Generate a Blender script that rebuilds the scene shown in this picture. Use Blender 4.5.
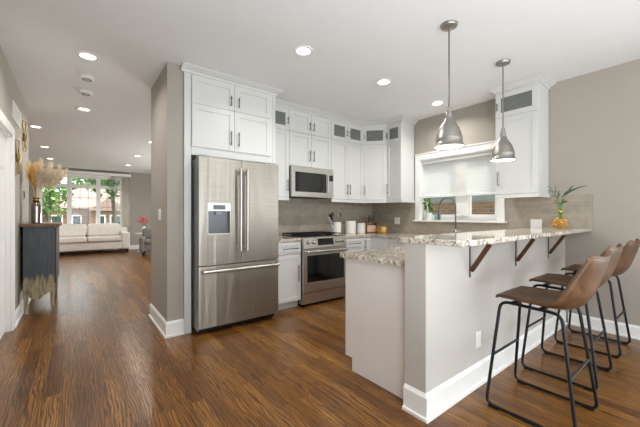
import bpy, bmesh, math, random
from mathutils import Vector, Matrix
for o in list(bpy.data.objects): bpy.data.objects.remove(o)
SC = bpy.context.scene
COL = SC.collection
random.seed(7)
R = math.radians

# ------------------------------------------------------------------ camera
cam = bpy.data.cameras.new('camera'); camo = bpy.data.objects.new('camera', cam); COL.objects.link(camo)
cam.sensor_fit = 'HORIZONTAL'; cam.sensor_width = 36.0
cam.lens = 36.0 * 312.7 / 640.0
cam.shift_y = (215.4 - 213.5) / 640.0
cam.clip_start = 0.02; cam.clip_end = 300
camo.location = (0, 0, 1.211)
camo.rotation_euler = (R(90), 0, R(-37.99))
SC.camera = camo

# ------------------------------------------------------------------ world, daylight, exposure
W = bpy.data.worlds.new('world'); SC.world = W; W.use_nodes = True
bg = W.node_tree.nodes['Background']
bg.inputs['Color'].default_value = (0.87, 0.94, 1.0, 1); bg.inputs['Strength'].default_value = 3.3
SC.view_settings.view_transform = 'Standard'; SC.view_settings.look = 'None'
SC.view_settings.gamma = 1.0; SC.view_settings.use_curve_mapping = False
SC.view_settings.exposure = 0.08
SC.cycles.max_bounces = 10; SC.cycles.diffuse_bounces = 6; SC.cycles.glossy_bounces = 5
SC.cycles.transparent_max_bounces = 16; SC.cycles.transmission_bounces = 8
SC.cycles.sample_clamp_indirect = 6.0
SC.cycles.caustics_reflective = False; SC.cycles.caustics_refractive = False

def area(name, loc, rot, sx, sy, power, color=(1, 1, 1)):
    l = bpy.data.lights.new(name, 'AREA'); l.shape = 'RECTANGLE'; l.size = sx; l.size_y = sy
    l.energy = power; l.color = color
    o = bpy.data.objects.new(name, l); COL.objects.link(o); o.location = loc; o.rotation_euler = rot
    return o
sl = bpy.data.lights.new('sun', 'SUN'); sl.energy = 3.0; sl.angle = R(3); sl.color = (1, .96, .9)
so_ = bpy.data.objects.new('sun', sl); COL.objects.link(so_); so_.rotation_euler = Vector((-.8, .75, -1.45)).to_track_quat('-Z', 'Y').to_euler()
# daylight entering by the glazed openings in the wall behind the camera
area('patio_daylight', (1.95, -3.40, 1.3), (R(90), 0, 0), 4.3, 2.3, 22, (0.92, 0.97, 1.0))
area('ceiling_fill', (0.6, -1.2, .35), (R(180), 0, 0), 2.1, 2.4, 128, (0.86, 0.94, 1.0))  # added uplight with no lamp behind it, brightens the ceiling
# added fill lights outside invented openings in the left and right walls
area('side_fill', (-.8, -1.6, 1.3), (R(90), 0, R(-90)), 1.8, 2.0, 22, (0.93, 0.98, 1.0))
area('dining_fill', (4.62, -1.5, 1.2), (R(90), 0, R(90)), 1.8, 2.1, 42, (0.90, 0.96, 1.0))  # added to brighten the floor by the stools
area('living_fill', (4.7, 8.6, .7), (R(125), 0, R(90)), 3.4, 1.2, 240, (0.96, 0.985, 1.0))  # added out of view, tilted up to brighten hall and living room
LAMP_POWER = 9.5; LAMP_COL = (1.0, 0.975, 0.94)

# ------------------------------------------------------------------ colour and node helpers
def s2l(c): return tuple((v/255/12.92 if v/255 <= .04045 else ((v/255+.055)/1.055)**2.4) for v in c)
def rgba(c): return (*s2l(c), 1)
class NT:
    def __init__(s, name):
        s.m = bpy.data.materials.new(name); s.m.use_nodes = True
        s.t = s.m.node_tree; s.b = s.t.nodes['Principled BSDF']; s.out = s.t.nodes['Material Output']
    def n(s, typ, **kw):
        nd = s.t.nodes.new(typ)
        for k, v in kw.items():
            if k.startswith('i_'): nd.inputs[k[2:].replace('_', ' ')].default_value = v
            else: setattr(nd, k, v)
        return nd
    def l(s, a, b): s.t.links.new(a, b)
    def coord(s): return s.n('ShaderNodeTexCoord').outputs['Object']
    def mapping(s, vec, scale=(1, 1, 1), rot=(0, 0, 0), loc=(0, 0, 0)):
        m = s.n('ShaderNodeMapping'); m.inputs['Scale'].default_value = scale
        m.inputs['Rotation'].default_value = rot; m.inputs['Location'].default_value = loc
        s.l(vec, m.inputs['Vector']); return m.outputs[0]
    def noise(s, vec, scale=5, detail=3, rough=.5, dist=0):
        nd = s.n('ShaderNodeTexNoise'); nd.inputs['Scale'].default_value = scale
        nd.inputs['Detail'].default_value = detail; nd.inputs['Roughness'].default_value = rough
        nd.inputs['Distortion'].default_value = dist
        if vec is not None: s.l(vec, nd.inputs['Vector'])
        return nd.outputs['Fac']
    def ramp(s, fac, stops, interp='LINEAR'):
        nd = s.n('ShaderNodeValToRGB'); cr = nd.color_ramp; cr.interpolation = interp
        while len(cr.elements) < len(stops): cr.elements.new(0.5)
        for e, (p, c) in zip(cr.elements, stops): e.position = p; e.color = c if len(c) == 4 else (*c, 1)
        s.l(fac, nd.inputs[0]); return nd.outputs[0]
    def mix(s, f, a, b, mode='MIX'):
        nd = s.n('ShaderNodeMix', data_type='RGBA', blend_type=mode)
        for inp, v in ((nd.inputs[0], f), (nd.inputs[6], a), (nd.inputs[7], b)):
            if hasattr(v, 'is_output'): s.l(v, inp)
            elif isinstance(v, (int, float)): inp.default_value = v
            else: inp.default_value = v
        return nd.outputs[2]
    def math(s, op, a, b=0.0):
        nd = s.n('ShaderNodeMath', operation=op)
        for i, v in enumerate((a, b)):
            if hasattr(v, 'is_output'): s.l(v, nd.inputs[i])
            else: nd.inputs[i].default_value = v
        return nd.outputs[0]
    def bump(s, h, strength=.1, dist=.01):
        nd = s.n('ShaderNodeBump'); nd.inputs['Strength'].default_value = strength
        nd.inputs['Distance'].default_value = dist
        s.l(h, nd.inputs['Height']); s.l(nd.outputs[0], s.b.inputs['Normal'])
    def set(s, **kw):
        for k, v in kw.items(): s.b.inputs[k.replace('_', ' ')].default_value = v

def simple(name, col, rough=.5, metal=0, var=.06, scale=8, bump=0, coat=0, emit=0):
    q = NT(name); v = q.coord()
    f = q.noise(v, scale, 4)
    c = s2l(col); a = tuple(max(0, x*(1-var)) for x in c); b = tuple(min(1, x*(1+var)) for x in c)
    q.l(q.ramp(f, [(.3, a), (.7, b)]), q.b.inputs['Base Color'])
    q.set(Roughness=rough, Metallic=metal, Coat_Weight=coat)
    if bump: q.bump(q.noise(v, scale*12, 3), bump, .004)
    if emit:
        q.b.inputs['Emission Color'].default_value = (*c, 1); q.set(Emission_Strength=emit)
    return q.m
M = {}
M['wall'] = simple('taupe_wall_paint', (167, 160, 150), .75, var=.015, bump=.03, scale=5)
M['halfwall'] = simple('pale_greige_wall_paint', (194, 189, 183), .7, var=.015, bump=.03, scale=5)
M['ceil'] = simple('white_ceiling_paint', (232, 233, 235), .85, var=.01, bump=.03, scale=4)
M['trim'] = simple('white_trim_paint', (240, 239, 236), .4, var=.01, scale=3)
M['cab'] = simple('white_cabinet_lacquer', (214, 214, 212), .32, var=.01, scale=3)
M['panel'] = simple('pale_grey_end_panel', (236, 230, 226), .4, var=.01, scale=3)
M['white'] = simple('white_plastic', (240, 240, 238), .35, var=.01)
M['ceramic'] = simple('white_ceramic', (236, 234, 228), .2, var=.02)
M['black'] = simple('black_metal', (34, 36, 40), .4, .6, var=.1)
M['iron'] = simple('cast_iron', (22, 22, 23), .55, .3, var=.2, scale=30)
M['blackglass'] = simple('black_glass', (10, 10, 11), .05, 0, var=.05, coat=.5)
M['chrome'] = simple('chrome', (205, 205, 205), .12, 1, var=.02)
M['pull'] = simple('satin_nickel_pull', (140, 138, 134), .3, 1, var=.03)
M['gold'] = simple('gold_metal', (205, 160, 70), .28, 1, var=.12, scale=20)
M['palegold'] = simple('pale_gold_metal', (206, 178, 118), .35, .9, var=.15, scale=20)
M['mirror'] = simple('smoked_mirror_silver', (176, 168, 162), .1, 1, var=.15, scale=9)
M['brassbowl'] = simple('hammered_brass', (196, 152, 92), .35, .7, var=.15, scale=40, bump=.2)
M['darkwood'] = simple('dark_brown_wood', (52, 38, 30), .45, var=.2, scale=15)
M['boxwood'] = simple('light_brown_wood', (122, 86, 58), .5, var=.15, scale=20)
M['tan'] = simple('tan_card', (222, 184, 150), .55, var=.05)
M['teal'] = simple('teal_plastic', (120, 170, 172), .4, var=.05)
M['ground'] = simple('lawn', (90, 118, 62), .95, var=.3, scale=3)
M['bronze'] = simple('bronzed_steel', (92, 60, 36), .38, .55, var=.15, scale=30)
M['steelbar'] = simple('grey_steel_strip', (110, 108, 106), .35, .8, var=.08)
M['sofa'] = simple('cream_upholstery', (242, 237, 229), .9, var=.05, scale=10, bump=.1)
M['armchair'] = simple('grey_upholstery', (120, 116, 112), .9, var=.1, scale=12, bump=.1)
M['curtain'] = simple('beige_drape', (206, 198, 186), .9, var=.04, scale=10)
def mk_slat():
    q = NT('white_translucent_slat')
    tl = q.n('ShaderNodeBsdfTranslucent'); tl.inputs[0].default_value = (.95, .95, .94, 1)
    q.set(Roughness=.45); q.b.inputs['Base Color'].default_value = (.88, .88, .87, 1)
    mx = q.n('ShaderNodeMixShader'); mx.inputs[0].default_value = .5
    q.l(q.b.outputs[0], mx.inputs[1]); q.l(tl.outputs[0], mx.inputs[2]); q.l(mx.outputs[0], q.out.inputs[0]); return q.m
M['slat'] = mk_slat()
M['utensil'] = simple('dark_utensil', (58, 54, 52), .4, .2, var=.1)
M['greyutensil'] = simple('steel_utensil', (150, 148, 144), .3, .9, var=.05)
M['pink'] = simple('pink_petal', (214, 110, 110), .7, var=.25, scale=30)
M['stem'] = simple('green_stem', (92, 128, 56), .6, var=.15, scale=20)
M['leaf'] = simple('fresh_green_leaf', (104, 146, 50), .5, var=.3, scale=25)
M['bambooleaf'] = simple('dark_green_leaf', (60, 80, 44), .5, var=.3, scale=25)
M['pampas'] = simple('cream_pampas', (242, 228, 206), .95, var=.12, scale=30)
M['goldleaf'] = simple('golden_dried_leaf', (236, 194, 108), .85, var=.2, scale=25)
M['smoked'] = simple('smoked_glass_bottle', (62, 52, 48), .12, .2, var=.3, scale=9)
M['trunk'] = simple('tree_bark', (92, 78, 66), .9, var=.2, scale=12)
M['treeleaf'] = simple('tree_foliage', (138, 166, 100), .8, var=.35, scale=4)
M['treedark'] = simple('dark_tree_foliage', (98, 126, 74), .8, var=.35, scale=4)
M['roof'] = simple('red_brown_shingle', (170, 140, 130), .9, var=.12, scale=6)
M['siding'] = simple('grey_green_siding', (112, 116, 108), .8, var=.06, scale=4)
M['darkpane'] = simple('dark_window_pane', (70, 78, 84), .12, var=.1)
M['pebble_o'] = simple('amber_pebble', (214, 158, 62), .35, var=.35, scale=40)
M['lamp'] = simple('lit_diffuser', (255, 248, 238), .5, var=0, emit=5)
M['lampsoft'] = simple('lit_pendant_diffuser', (255, 250, 242), .5, var=0, emit=2.2)

def mk_floor():
    q = NT('stained_oak_strip_floor'); v = q.coord()
    sep = q.n('ShaderNodeSeparateXYZ'); q.l(v, sep.inputs[0])
    cmb = q.n('ShaderNodeCombineXYZ'); q.l(sep.outputs[1], cmb.inputs[0]); q.l(sep.outputs[0], cmb.inputs[1])
    br = q.n('ShaderNodeTexBrick', offset=.37, offset_frequency=2, squash=1)
    br.inputs['Color1'].default_value = (0, 0, 0, 1); br.inputs['Color2'].default_value = (1, 1, 1, 1)
    br.inputs['Mortar'].default_value = (.5, .5, .5, 1)
    br.inputs['Scale'].default_value = 1; br.inputs['Brick Width'].default_value = 1.05
    br.inputs['Row Height'].default_value = .083; br.inputs['Mortar Size'].default_value = .0009
    br.inputs['Mortar Smooth'].default_value = .3
    q.l(cmb.outputs[0], br.inputs['Vector'])
    rnd = q.n('ShaderNodeSeparateColor'); q.l(br.outputs['Color'], rnd.inputs[0]); rv = rnd.outputs[0]
    # offset grain per plank
    off = q.n('ShaderNodeCombineXYZ'); q.l(q.math('MULTIPLY', rv, 37.0), off.inputs[2]); q.l(q.math('MULTIPLY', rv, 5.0), off.inputs[1])
    add = q.n('ShaderNodeVectorMath', operation='ADD'); q.l(v, add.inputs[0]); q.l(off.outputs[0], add.inputs[1])
    g1 = q.noise(q.mapping(add.outputs[0], (46, 1.9, 1)), 1.6, 6, .6, .8)
    wv = q.n('ShaderNodeTexWave', wave_type='BANDS', bands_direction='X')
    wv.inputs['Scale'].default_value = 3.2; wv.inputs['Distortion'].default_value = 14
    wv.inputs['Detail'].default_value = 2.5; wv.inputs['Detail Scale'].default_value = .9
    q.l(q.mapping(add.outputs[0], (6, .9, 1)), wv.inputs['Vector'])
    base = q.ramp(rv, [(0, s2l((122, 77, 31))), (.35, s2l((144, 94, 38))), (.7, s2l((162, 109, 45))), (1, s2l((184, 129, 57)))])
    c = q.mix(q.ramp(g1, [(.42, (0, 0, 0)), (.72, (.85, .85, .85))]), base, rgba((70, 41, 20)))
    c2 = q.mix(q.math('MULTIPLY', q.ramp(wv.outputs['Fac'], [(.5, (0, 0, 0)), (.8, (1, 1, 1))]), .75), c, rgba((58, 33, 16)))
    big = q.noise(v, 1.3, 2)
    c3 = q.mix(.35, c2, q.ramp(big, [(.3, s2l((90, 60, 36))), (.7, s2l((150, 108, 66)))]), 'MULTIPLY')
    c3 = q.mix(.8, c2, q.mix(.5, c2, c3))
    fin = q.mix(br.outputs['Fac'], c3, rgba((40, 24, 14)))
    q.l(fin, q.b.inputs['Base Color'])
    ro = q.n('ShaderNodeMapRange'); q.l(g1, ro.inputs[0]); ro.inputs[3].default_value = .22; ro.inputs[4].default_value = .38
    q.l(ro.outputs[0], q.b.inputs['Roughness'])
    q.set(Coat_Weight=.2, Coat_Roughness=.16, Specular_IOR_Level=.32)
    h = q.math('SUBTRACT', q.math('MULTIPLY', g1, .35), br.outputs['Fac'])
    q.bump(h, .18, .003)
    return q.m
M['floor'] = mk_floor()

def mk_granite():
    q = NT('cream_speckled_granite'); v = q.coord()
    n1 = q.noise(v, 9, 5, .65, 1.2)
    c = q.ramp(n1, [(.30, s2l((150, 132, 112))), (.45, s2l((202, 190, 172))), (.6, s2l((226, 219, 207))), (.75, s2l((170, 154, 134)))])
    n2 = q.noise(v, 42, 4, .7, .6)
    c = q.mix(q.ramp(n2, [(.53, (0, 0, 0)), (.61, (1, 1, 1))]), c, rgba((104, 92, 82)))
    vo = q.n('ShaderNodeTexVoronoi'); vo.inputs['Scale'].default_value = 95; q.l(v, vo.inputs['Vector'])
    msk = q.math('MULTIPLY', q.ramp(vo.outputs['Distance'], [(.25, (1, 1, 1)), (.42, (0, 0, 0))]), q.ramp(q.noise(v, 16, 3), [(.48, (0, 0, 0)), (.58, (1, 1, 1))]))
    c = q.mix(msk, c, rgba((48, 44, 42)))
    n3 = q.noise(v, 26, 3, .6)
    c = q.mix(q.ramp(n3, [(.6, (0, 0, 0)), (.68, (1, 1, 1))]), c, rgba((242, 240, 236)))
    q.l(c, q.b.inputs['Base Color']); q.set(Roughness=.09, Specular_IOR_Level=.6, Coat_Weight=.3, Coat_Roughness=.04)
    return q.m
M['granite'] = mk_granite()

def brickmat(name, c1, c2, mortar, bw, rh, ms, rough, coat=0, bump=.3, offset=.5):
    q = NT(name); v = q.coord()
    sep = q.n('ShaderNodeSeparateXYZ'); q.l(v, sep.inputs[0])
    cmb = q.n('ShaderNodeCombineXYZ'); q.l(q.math('ADD', sep.outputs[0], sep.outputs[1]), cmb.inputs[0]); q.l(sep.outputs[2], cmb.inputs[1])
    br = q.n('ShaderNodeTexBrick', offset=offset)
    br.inputs['Color1'].default_value = rgba(c1); br.inputs['Color2'].default_value = rgba(c2); br.inputs['Mortar'].default_value = rgba(mortar)
    br.inputs['Scale'].default_value = 1; br.inputs['Brick Width'].default_value = bw; br.inputs['Row Height'].default_value = rh
    br.inputs['Mortar Size'].default_value = ms
    q.l(cmb.outputs[0], br.inputs['Vector'])
    n = q.noise(v, 12, 3)
    q.l(q.mix(.12, br.outputs['Color'], q.ramp(n, [(.3, (.1, .1, .1)), (.7, (.9, .9, .9))]), 'OVERLAY'), q.b.inputs['Base Color'])
    q.set(Roughness=rough, Coat_Weight=coat)
    inv = q.math('SUBTRACT', 1.0, br.outputs['Fac']); q.bump(inv, bump, .004)
    return q.m
M['tile'] = brickmat('grey_glass_tile', (160, 151, 137), (169, 160, 146), (180, 172, 160), .305, .0762, .0016, .16, .4, .2)
M['brick'] = brickmat('orange_brick', (164, 110, 84), (148, 96, 72), (178, 162, 146), .24, .08, .008, .9)
M['brownbrick'] = brickmat('brown_brick', (118, 88, 64), (100, 74, 52), (122, 110, 96), .24, .08, .008, .9)

def mk_steel():
    q = NT('brushed_stainless'); v = q.coord()
    st = q.noise(q.mapping(v, (7, 7, .9)), 1.3, 2, .4, .4)
    fine = q.noise(q.mapping(v, (3, 3, 260)), 1, 2)
    q.l(q.ramp(fine, [(.3, s2l((156, 150, 141))), (.7, s2l((172, 165, 155)))]), q.b.inputs['Base Color'])
    q.set(Metallic=1.0, Roughness=.36, Anisotropic=.6, Anisotropic_Rotation=.25)
    q.bump(st, .45, .016)
    return q.m
M['steel'] = mk_steel()
M['steelplain'] = simple('plain_stainless', (196, 192, 186), .34, 1, var=.03)
M['steeldark'] = simple('grey_painted_steel', (160, 161, 164), .4, 0, var=.04)
M['recess'] = simple('dark_steel_recess', (98, 99, 101), .3, .8, var=.04)

def mk_brushed_nickel():
    q = NT('brushed_nickel_shade'); v = q.coord()
    fine = q.noise(q.mapping(v, (2, 2, 90)), 1.5, 3)
    q.l(q.ramp(fine, [(.3, s2l((150, 146, 140))), (.7, s2l((176, 171, 164)))]), q.b.inputs['Base Color'])
    q.set(Metallic=1.0, Roughness=.36, Anisotropic=.4)
    return q.m
M['nickel'] = mk_brushed_nickel()

def mk_leather():
    q = NT('worn_brown_leather'); v = q.coord()
    n = q.noise(v, 7, 5, .6, .5); f = q.noise(v, 160, 3)
    c = q.ramp(n, [(.28, s2l((64, 42, 24))), (.5, s2l((86, 58, 35))), (.72, s2l((114, 81, 52)))])
    q.l(c, q.b.inputs['Base Color']); q.set(Roughness=.42, Specular_IOR_Level=.5)
    q.bump(f, .12, .002); return q.m
M['leather'] = mk_leather()

def mk_glass(name, tint=(1, 1, 1), refl=1.0):
    q = NT(name); q.t.nodes.remove(q.b)
    tr = q.n('ShaderNodeBsdfTransparent'); tr.inputs[0].default_value = (*tint, 1)
    gl = q.n('ShaderNodeBsdfGlossy'); gl.inputs['Roughness'].default_value = .02
    lw = q.n('ShaderNodeLayerWeight'); fr = q.n('ShaderNodeMath', operation='MULTIPLY_ADD')
    q.l(q.math('POWER', lw.outputs['Facing'], 5.0), fr.inputs[0]); fr.inputs[1].default_value = .9; fr.inputs[2].default_value = .035
    mx = q.n('ShaderNodeMixShader')
    q.l(q.math('MULTIPLY', fr.outputs[0], refl), mx.inputs[0]); q.l(tr.outputs[0], mx.inputs[1]); q.l(gl.outputs[0], mx.inputs[2])
    q.l(mx.outputs[0], q.out.inputs[0]); return q.m
M['glass'] = mk_glass('clear_window_glass', (.96, .98, .97))
M['vaseglass'] = mk_glass('clear_vase_glass', (.99, .98, .95), .45)
def mk_cabglass():
    q = NT('textured_grey_cabinet_glass'); v = q.coord()
    w = q.noise(q.mapping(v, (12, 12, 90)), 1.2, 2)
    q.l(q.ramp(w, [(.3, s2l((104, 108, 104))), (.7, s2l((120, 124, 120)))]), q.b.inputs['Base Color'])
    q.set(Roughness=.18); q.bump(w, .4, .004); return q.m
M['cabglass'] = mk_cabglass()
def mk_console():
    q = NT('charcoal_paint_dipped_in_gold_leaf'); v = q.coord()
    sep = q.n('ShaderNodeSeparateXYZ'); q.l(v, sep.inputs[0])
    n = q.noise(q.mapping(v, (26, 26, 3.0)), 1.0, 4, .6)
    edge = q.math('ADD', sep.outputs[2], q.math('MULTIPLY', n, -.34))
    f = q.ramp(edge, [(.22, (1, 1, 1)), (.30, (0, 0, 0))])
    g = q.noise(q.mapping(v, (30, 30, 5)), 1.2, 4)
    gold = q.ramp(g, [(.3, s2l((104, 92, 70))), (.6, s2l((176, 162, 130))), (.8, s2l((132, 116, 86)))])
    blue = q.ramp(q.noise(q.mapping(v, (70, 70, 4)), 1, 3), [(.3, s2l((54, 60, 66))), (.7, s2l((76, 82, 88)))])
    q.l(q.mix(f, blue, gold), q.b.inputs['Base Color']); q.set(Roughness=.45); return q.m
M['console'] = mk_console()

# ------------------------------------------------------------------ mesh builder
class MB:
    def __init__(s): s.bm = bmesh.new()
    def _add(s, verts, faces):
        vs = [s.bm.verts.new(v) for v in verts]
        for f in faces:
            try: s.bm.faces.new([vs[i] for i in f])
            except ValueError: pass
        return vs
    def box(s, x0, x1, y0, y1, z0, z1, bevel=0, seg=2):
        x0, x1 = min(x0, x1), max(x0, x1); y0, y1 = min(y0, y1), max(y0, y1); z0, z1 = min(z0, z1), max(z0, z1)
        vs = s._add([(x0, y0, z0), (x1, y0, z0), (x1, y1, z0), (x0, y1, z0), (x0, y0, z1), (x1, y0, z1), (x1, y1, z1), (x0, y1, z1)],
                    [(0, 3, 2, 1), (4, 5, 6, 7), (0, 1, 5, 4), (1, 2, 6, 5), (2, 3, 7, 6), (3, 0, 4, 7)])
        if bevel:
            es = {e for v in vs for e in v.link_edges}
            bmesh.ops.bevel(s.bm, geom=list(es), offset=bevel, segments=seg, profile=.5, affect='EDGES', clamp_overlap=True)
        return s
    def prism(s, poly, axis, a0, a1):
        n = len(poly)
        def P(p, a):
            if axis == 'x': return (a, p[0], p[1])
            if axis == 'y': return (p[0], a, p[1])
            return (p[0], p[1], a)
        vs = [P(p, a0) for p in poly] + [P(p, a1) for p in poly]
        fs = [tuple(range(n)), tuple(range(2*n-1, n-1, -1))] + [(i, (i+1) % n, n+(i+1) % n, n+i) for i in range(n)]
        s._add(vs, fs); return s
    def lathe(s, prof, c=(0, 0, 0), seg=28, cap=True):
        vs = []; fs = []; n = len(prof)
        for k in range(seg):
            a = 2*math.pi*k/seg
            for r, z in prof: vs.append((c[0]+r*math.cos(a), c[1]+r*math.sin(a), c[2]+z))
        for k in range(seg):
            k2 = (k+1) % seg
            for i in range(n-1): fs.append((k*n+i, k2*n+i, k2*n+i+1, k*n+i+1))
        if cap:
            if prof[0][0] > 1e-6: fs.append(tuple(k*n for k in range(seg-1, -1, -1)))
            if prof[-1][0] > 1e-6: fs.append(tuple(k*n+n-1 for k in range(seg)))
        s._add(vs, fs); return s
    def tube(s, pts, r, seg=8, closed=False, rr=None):
        pts = [Vector(p) for p in pts]; n = len(pts); vs = []; fs = []
        up = None
        for i, p in enumerate(pts):
            if closed: t = pts[(i+1) % n]-pts[i-1]
            else: t = pts[min(i+1, n-1)]-pts[max(i-1, 0)]
            t.normalize()
            if up is None:
                up = Vector((0, 0, 1)) if abs(t.z) < .9 else Vector((1, 0, 0))
            a = t.cross(up)
            if a.length < 1e-4: up = Vector((0, 1, 0)); a = t.cross(up)
            a.normalize(); b = a.cross(t).normalized(); up = b
            rad = rr[i] if rr else r
            for k in range(seg):
                an = 2*math.pi*k/seg
                vs.append(p+a*math.cos(an)*rad+b*math.sin(an)*rad)
        for i in range(n if closed else n-1):
            j = (i+1) % n
            for k in range(seg):
                k2 = (k+1) % seg
                fs.append((i*seg+k, i*seg+k2, j*seg+k2, j*seg+k))
        if not closed: fs += [tuple(range(seg-1, -1, -1)), tuple((n-1)*seg+k for k in range(seg))]
        s._add(vs, fs); return s
    def blob(s, c, rx, ry, rz, seg=14, rings=8, jit=0, rnd=random):
        vs = [(c[0], c[1], c[2]-rz)]; fs = []
        for i in range(1, rings):
            th = math.pi*i/rings
            for k in range(seg):
                a = 2*math.pi*k/seg; j = 1+rnd.uniform(-jit, jit)
                vs.append((c[0]+rx*j*math.sin(th)*math.cos(a), c[1]+ry*j*math.sin(th)*math.sin(a), c[2]-rz*j*math.cos(th)))
        vs.append((c[0], c[1], c[2]+rz)); L = len(vs)-1
        for k in range(seg):
            k2 = (k+1) % seg
            fs.append((0, 1+k2, 1+k)); fs.append((L, 1+(rings-2)*seg+k, 1+(rings-2)*seg+k2))
            for i in range(rings-2): fs.append((1+i*seg+k, 1+i*seg+k2, 1+(i+1)*seg+k2, 1+(i+1)*seg+k))
        s._add(vs, fs); return s
    def leaf(s, p0, p1, w, droop=.0, n=6, fold=.25, side=None):
        p0 = Vector(p0); p1 = Vector(p1); d = p1-p0
        sd = side or d.cross(Vector((0, 0, 1)))
        if sd.length < 1e-4: sd = Vector((1, 0, 0))
        sd = Vector(sd).normalized(); up = sd.cross(d).normalized()
        vs = []; fs = []
        for i in range(n+1):
            t = i/n; wd = w*math.sin(math.pi*min(.98, .08+.92*t))**.8*(1-.25*t)
            c = p0+d*t+Vector((0, 0, droop*(4*t*(1-t))))
            vs += [c-sd*wd+up*wd*fold, c, c+sd*wd+up*wd*fold]
        for i in range(n):
            a = i*3
            fs += [(a, a+1, a+4, a+3), (a+1, a+2, a+5, a+4)]
        s._add(vs, fs); return s
    def xf(s, mat):
        bmesh.ops.transform(s.bm, matrix=mat, verts=s.bm.verts); return s
    def build(s, name, mat, parent=None, smooth=True, ang=35, thick=0):
        bmesh.ops.recalc_face_normals(s.bm, faces=s.bm.faces)
        me = bpy.data.meshes.new(name); s.bm.to_mesh(me); s.bm.free()
        if smooth:
            me.polygons.foreach_set('use_smooth', [True]*len(me.polygons)); me.set_sharp_from_angle(angle=R(ang))
        me.materials.append(M[mat] if isinstance(mat, str) else mat)
        o = bpy.data.objects.new(name, me); COL.objects.link(o)
        if parent is not None: o.parent = parent
        if smooth and not thick and mat != 'leather':
            md = o.modifiers.new('weighted_normal', 'WEIGHTED_NORMAL'); md.keep_sharp = True
        if thick:
            md = o.modifiers.new('solidify', 'SOLIDIFY'); md.thickness = thick; md.offset = 0
        return o

def tag(o, label, cat, group=None, kind=None):
    o['label'] = label; o['category'] = cat
    if group: o['group'] = group
    if kind: o['kind'] = kind
    return o
def thing(name, label, cat, loc=(0, 0, 0), rz=0, group=None):
    o = bpy.data.objects.new(name, None); COL.objects.link(o); o.empty_display_size = .1
    o.location = loc; o.rotation_euler = (0, 0, rz)
    return tag(o, label, cat, group)
def struct(o, label=None, cat=None):
    o['kind'] = 'structure'
    if label: o['label'] = label
    if cat: o['category'] = cat
    return o
def dup(root, loc, rz, label, group=None):
    r = root.copy(); COL.objects.link(r); r.location = loc; r.rotation_euler = (0, 0, rz); r['label'] = label
    if group: r['group'] = group
    for ch in list(root.children):
        c = ch.copy(); COL.objects.link(c); c.parent = r
        for g in list(ch.children):
            d = g.copy(); COL.objects.link(d); d.parent = c
    return r

def arc(c, r, a0, a1, n, plane='yz', x=0):
    out = []
    for i in range(n+1):
        a = R(a0+(a1-a0)*i/n); u, v = c[0]+r*math.cos(a), c[1]+r*math.sin(a)
        out.append((x, u, v) if plane == 'yz' else ((u, x, v) if plane == 'xz' else (u, v, x)))
    return out

H = 2.74; XR = 4.34; YB = 3.98; XL = -0.536; YF = 13.0; YREAR = -3.2; XLL = -2.9; YL = 6.15

# ------------------------------------------------------------------ setting
struct(MB().box(XLL-.2, XR+.3, YREAR-.2, YF+.2, -.06, 0).build('floor', 'floor'), 'dark brown stained oak strip floor', 'floor')
struct(MB().box(XLL-.2, XR+.3, YREAR-.2, YF+.2, H, H+.1).build('ceiling', 'ceil'), 'flat white ceiling with recessed lights', 'ceiling')
WY0, WY1, WZ0, WZ1 = 1.79, 2.945, 1.14, 2.085     # kitchen window opening
struct(MB().box(XR, XR+.16, YREAR, -2.4, 0, H).box(XR, XR+.16, -.6, WY0, 0, H).box(XR, XR+.16, -2.4, -.6, 2.3, H).box(XR, XR+.16, -2.4, -.6, 0, .08).box(XR, XR+.16, WY1, 6.8, 0, H).box(XR, XR+.16, 10.4, YF, 0, H).box(XR, XR+.16, 6.8, 10.4, 0, .4).box(XR, XR+.16, 6.8, 10.4, 2.4, H).box(XR, XR+.16, WY0, WY1, 0, WZ0).box(XR, XR+.16, WY0, WY1, WZ1, H)
       .build('wall_right', 'wall', smooth=False), 'taupe wall with the kitchen window, right side', 'wall')
struct(MB().box(.716, XR, YB, 4.217, 0, H).build('wall_back', 'wall', smooth=False), 'taupe wall behind range and cabinets', 'wall')
struct(MB().box(.716, .868, 3.385, YB, 0, H).build('wall_partition', 'wall', smooth=False), 'taupe end wall beside the refrigerator', 'wall')
DY0, DY1, DZ = 3.70, 4.57, 2.04
struct(MB().box(XL-.16, XL, YREAR, -2.6, 0, H).box(XL-.16, XL, -.6, DY0, 0, H).box(XL-.16, XL, -2.6, -.6, 0, .25).box(XL-.16, XL, -2.6, -.6, 2.35, H).box(XL-.16, XL, DY1, YL, 0, H).box(XL-.16, XL, DY0, DY1, DZ, H)
       .build('wall_left', 'wall', smooth=False), 'taupe hallway wall on the left', 'wall')
struct(MB().box(XLL, XL-.16, YL-.16, YL, 0, H).build('wall_side', 'wall', smooth=False))
struct(MB().box(XLL-.16, XLL, YL-.16, YF, 0, H).build('wall_outer', 'wall', smooth=False))
FX0, FX1, FZ0, FZ1 = -.88, 1.29, .80, 2.50     # living room window opening
struct(MB().box(XLL-.16, FX0, YF, YF+.18, 0, H).box(FX1, XR+.16, YF, YF+.18, 0, H).box(FX0, FX1, YF, YF+.18, 0, FZ0).box(FX0, FX1, YF, YF+.18, FZ1, H)
       .build('wall_far', 'wall', smooth=False), 'taupe far wall of the living room around its window', 'wall')
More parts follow.
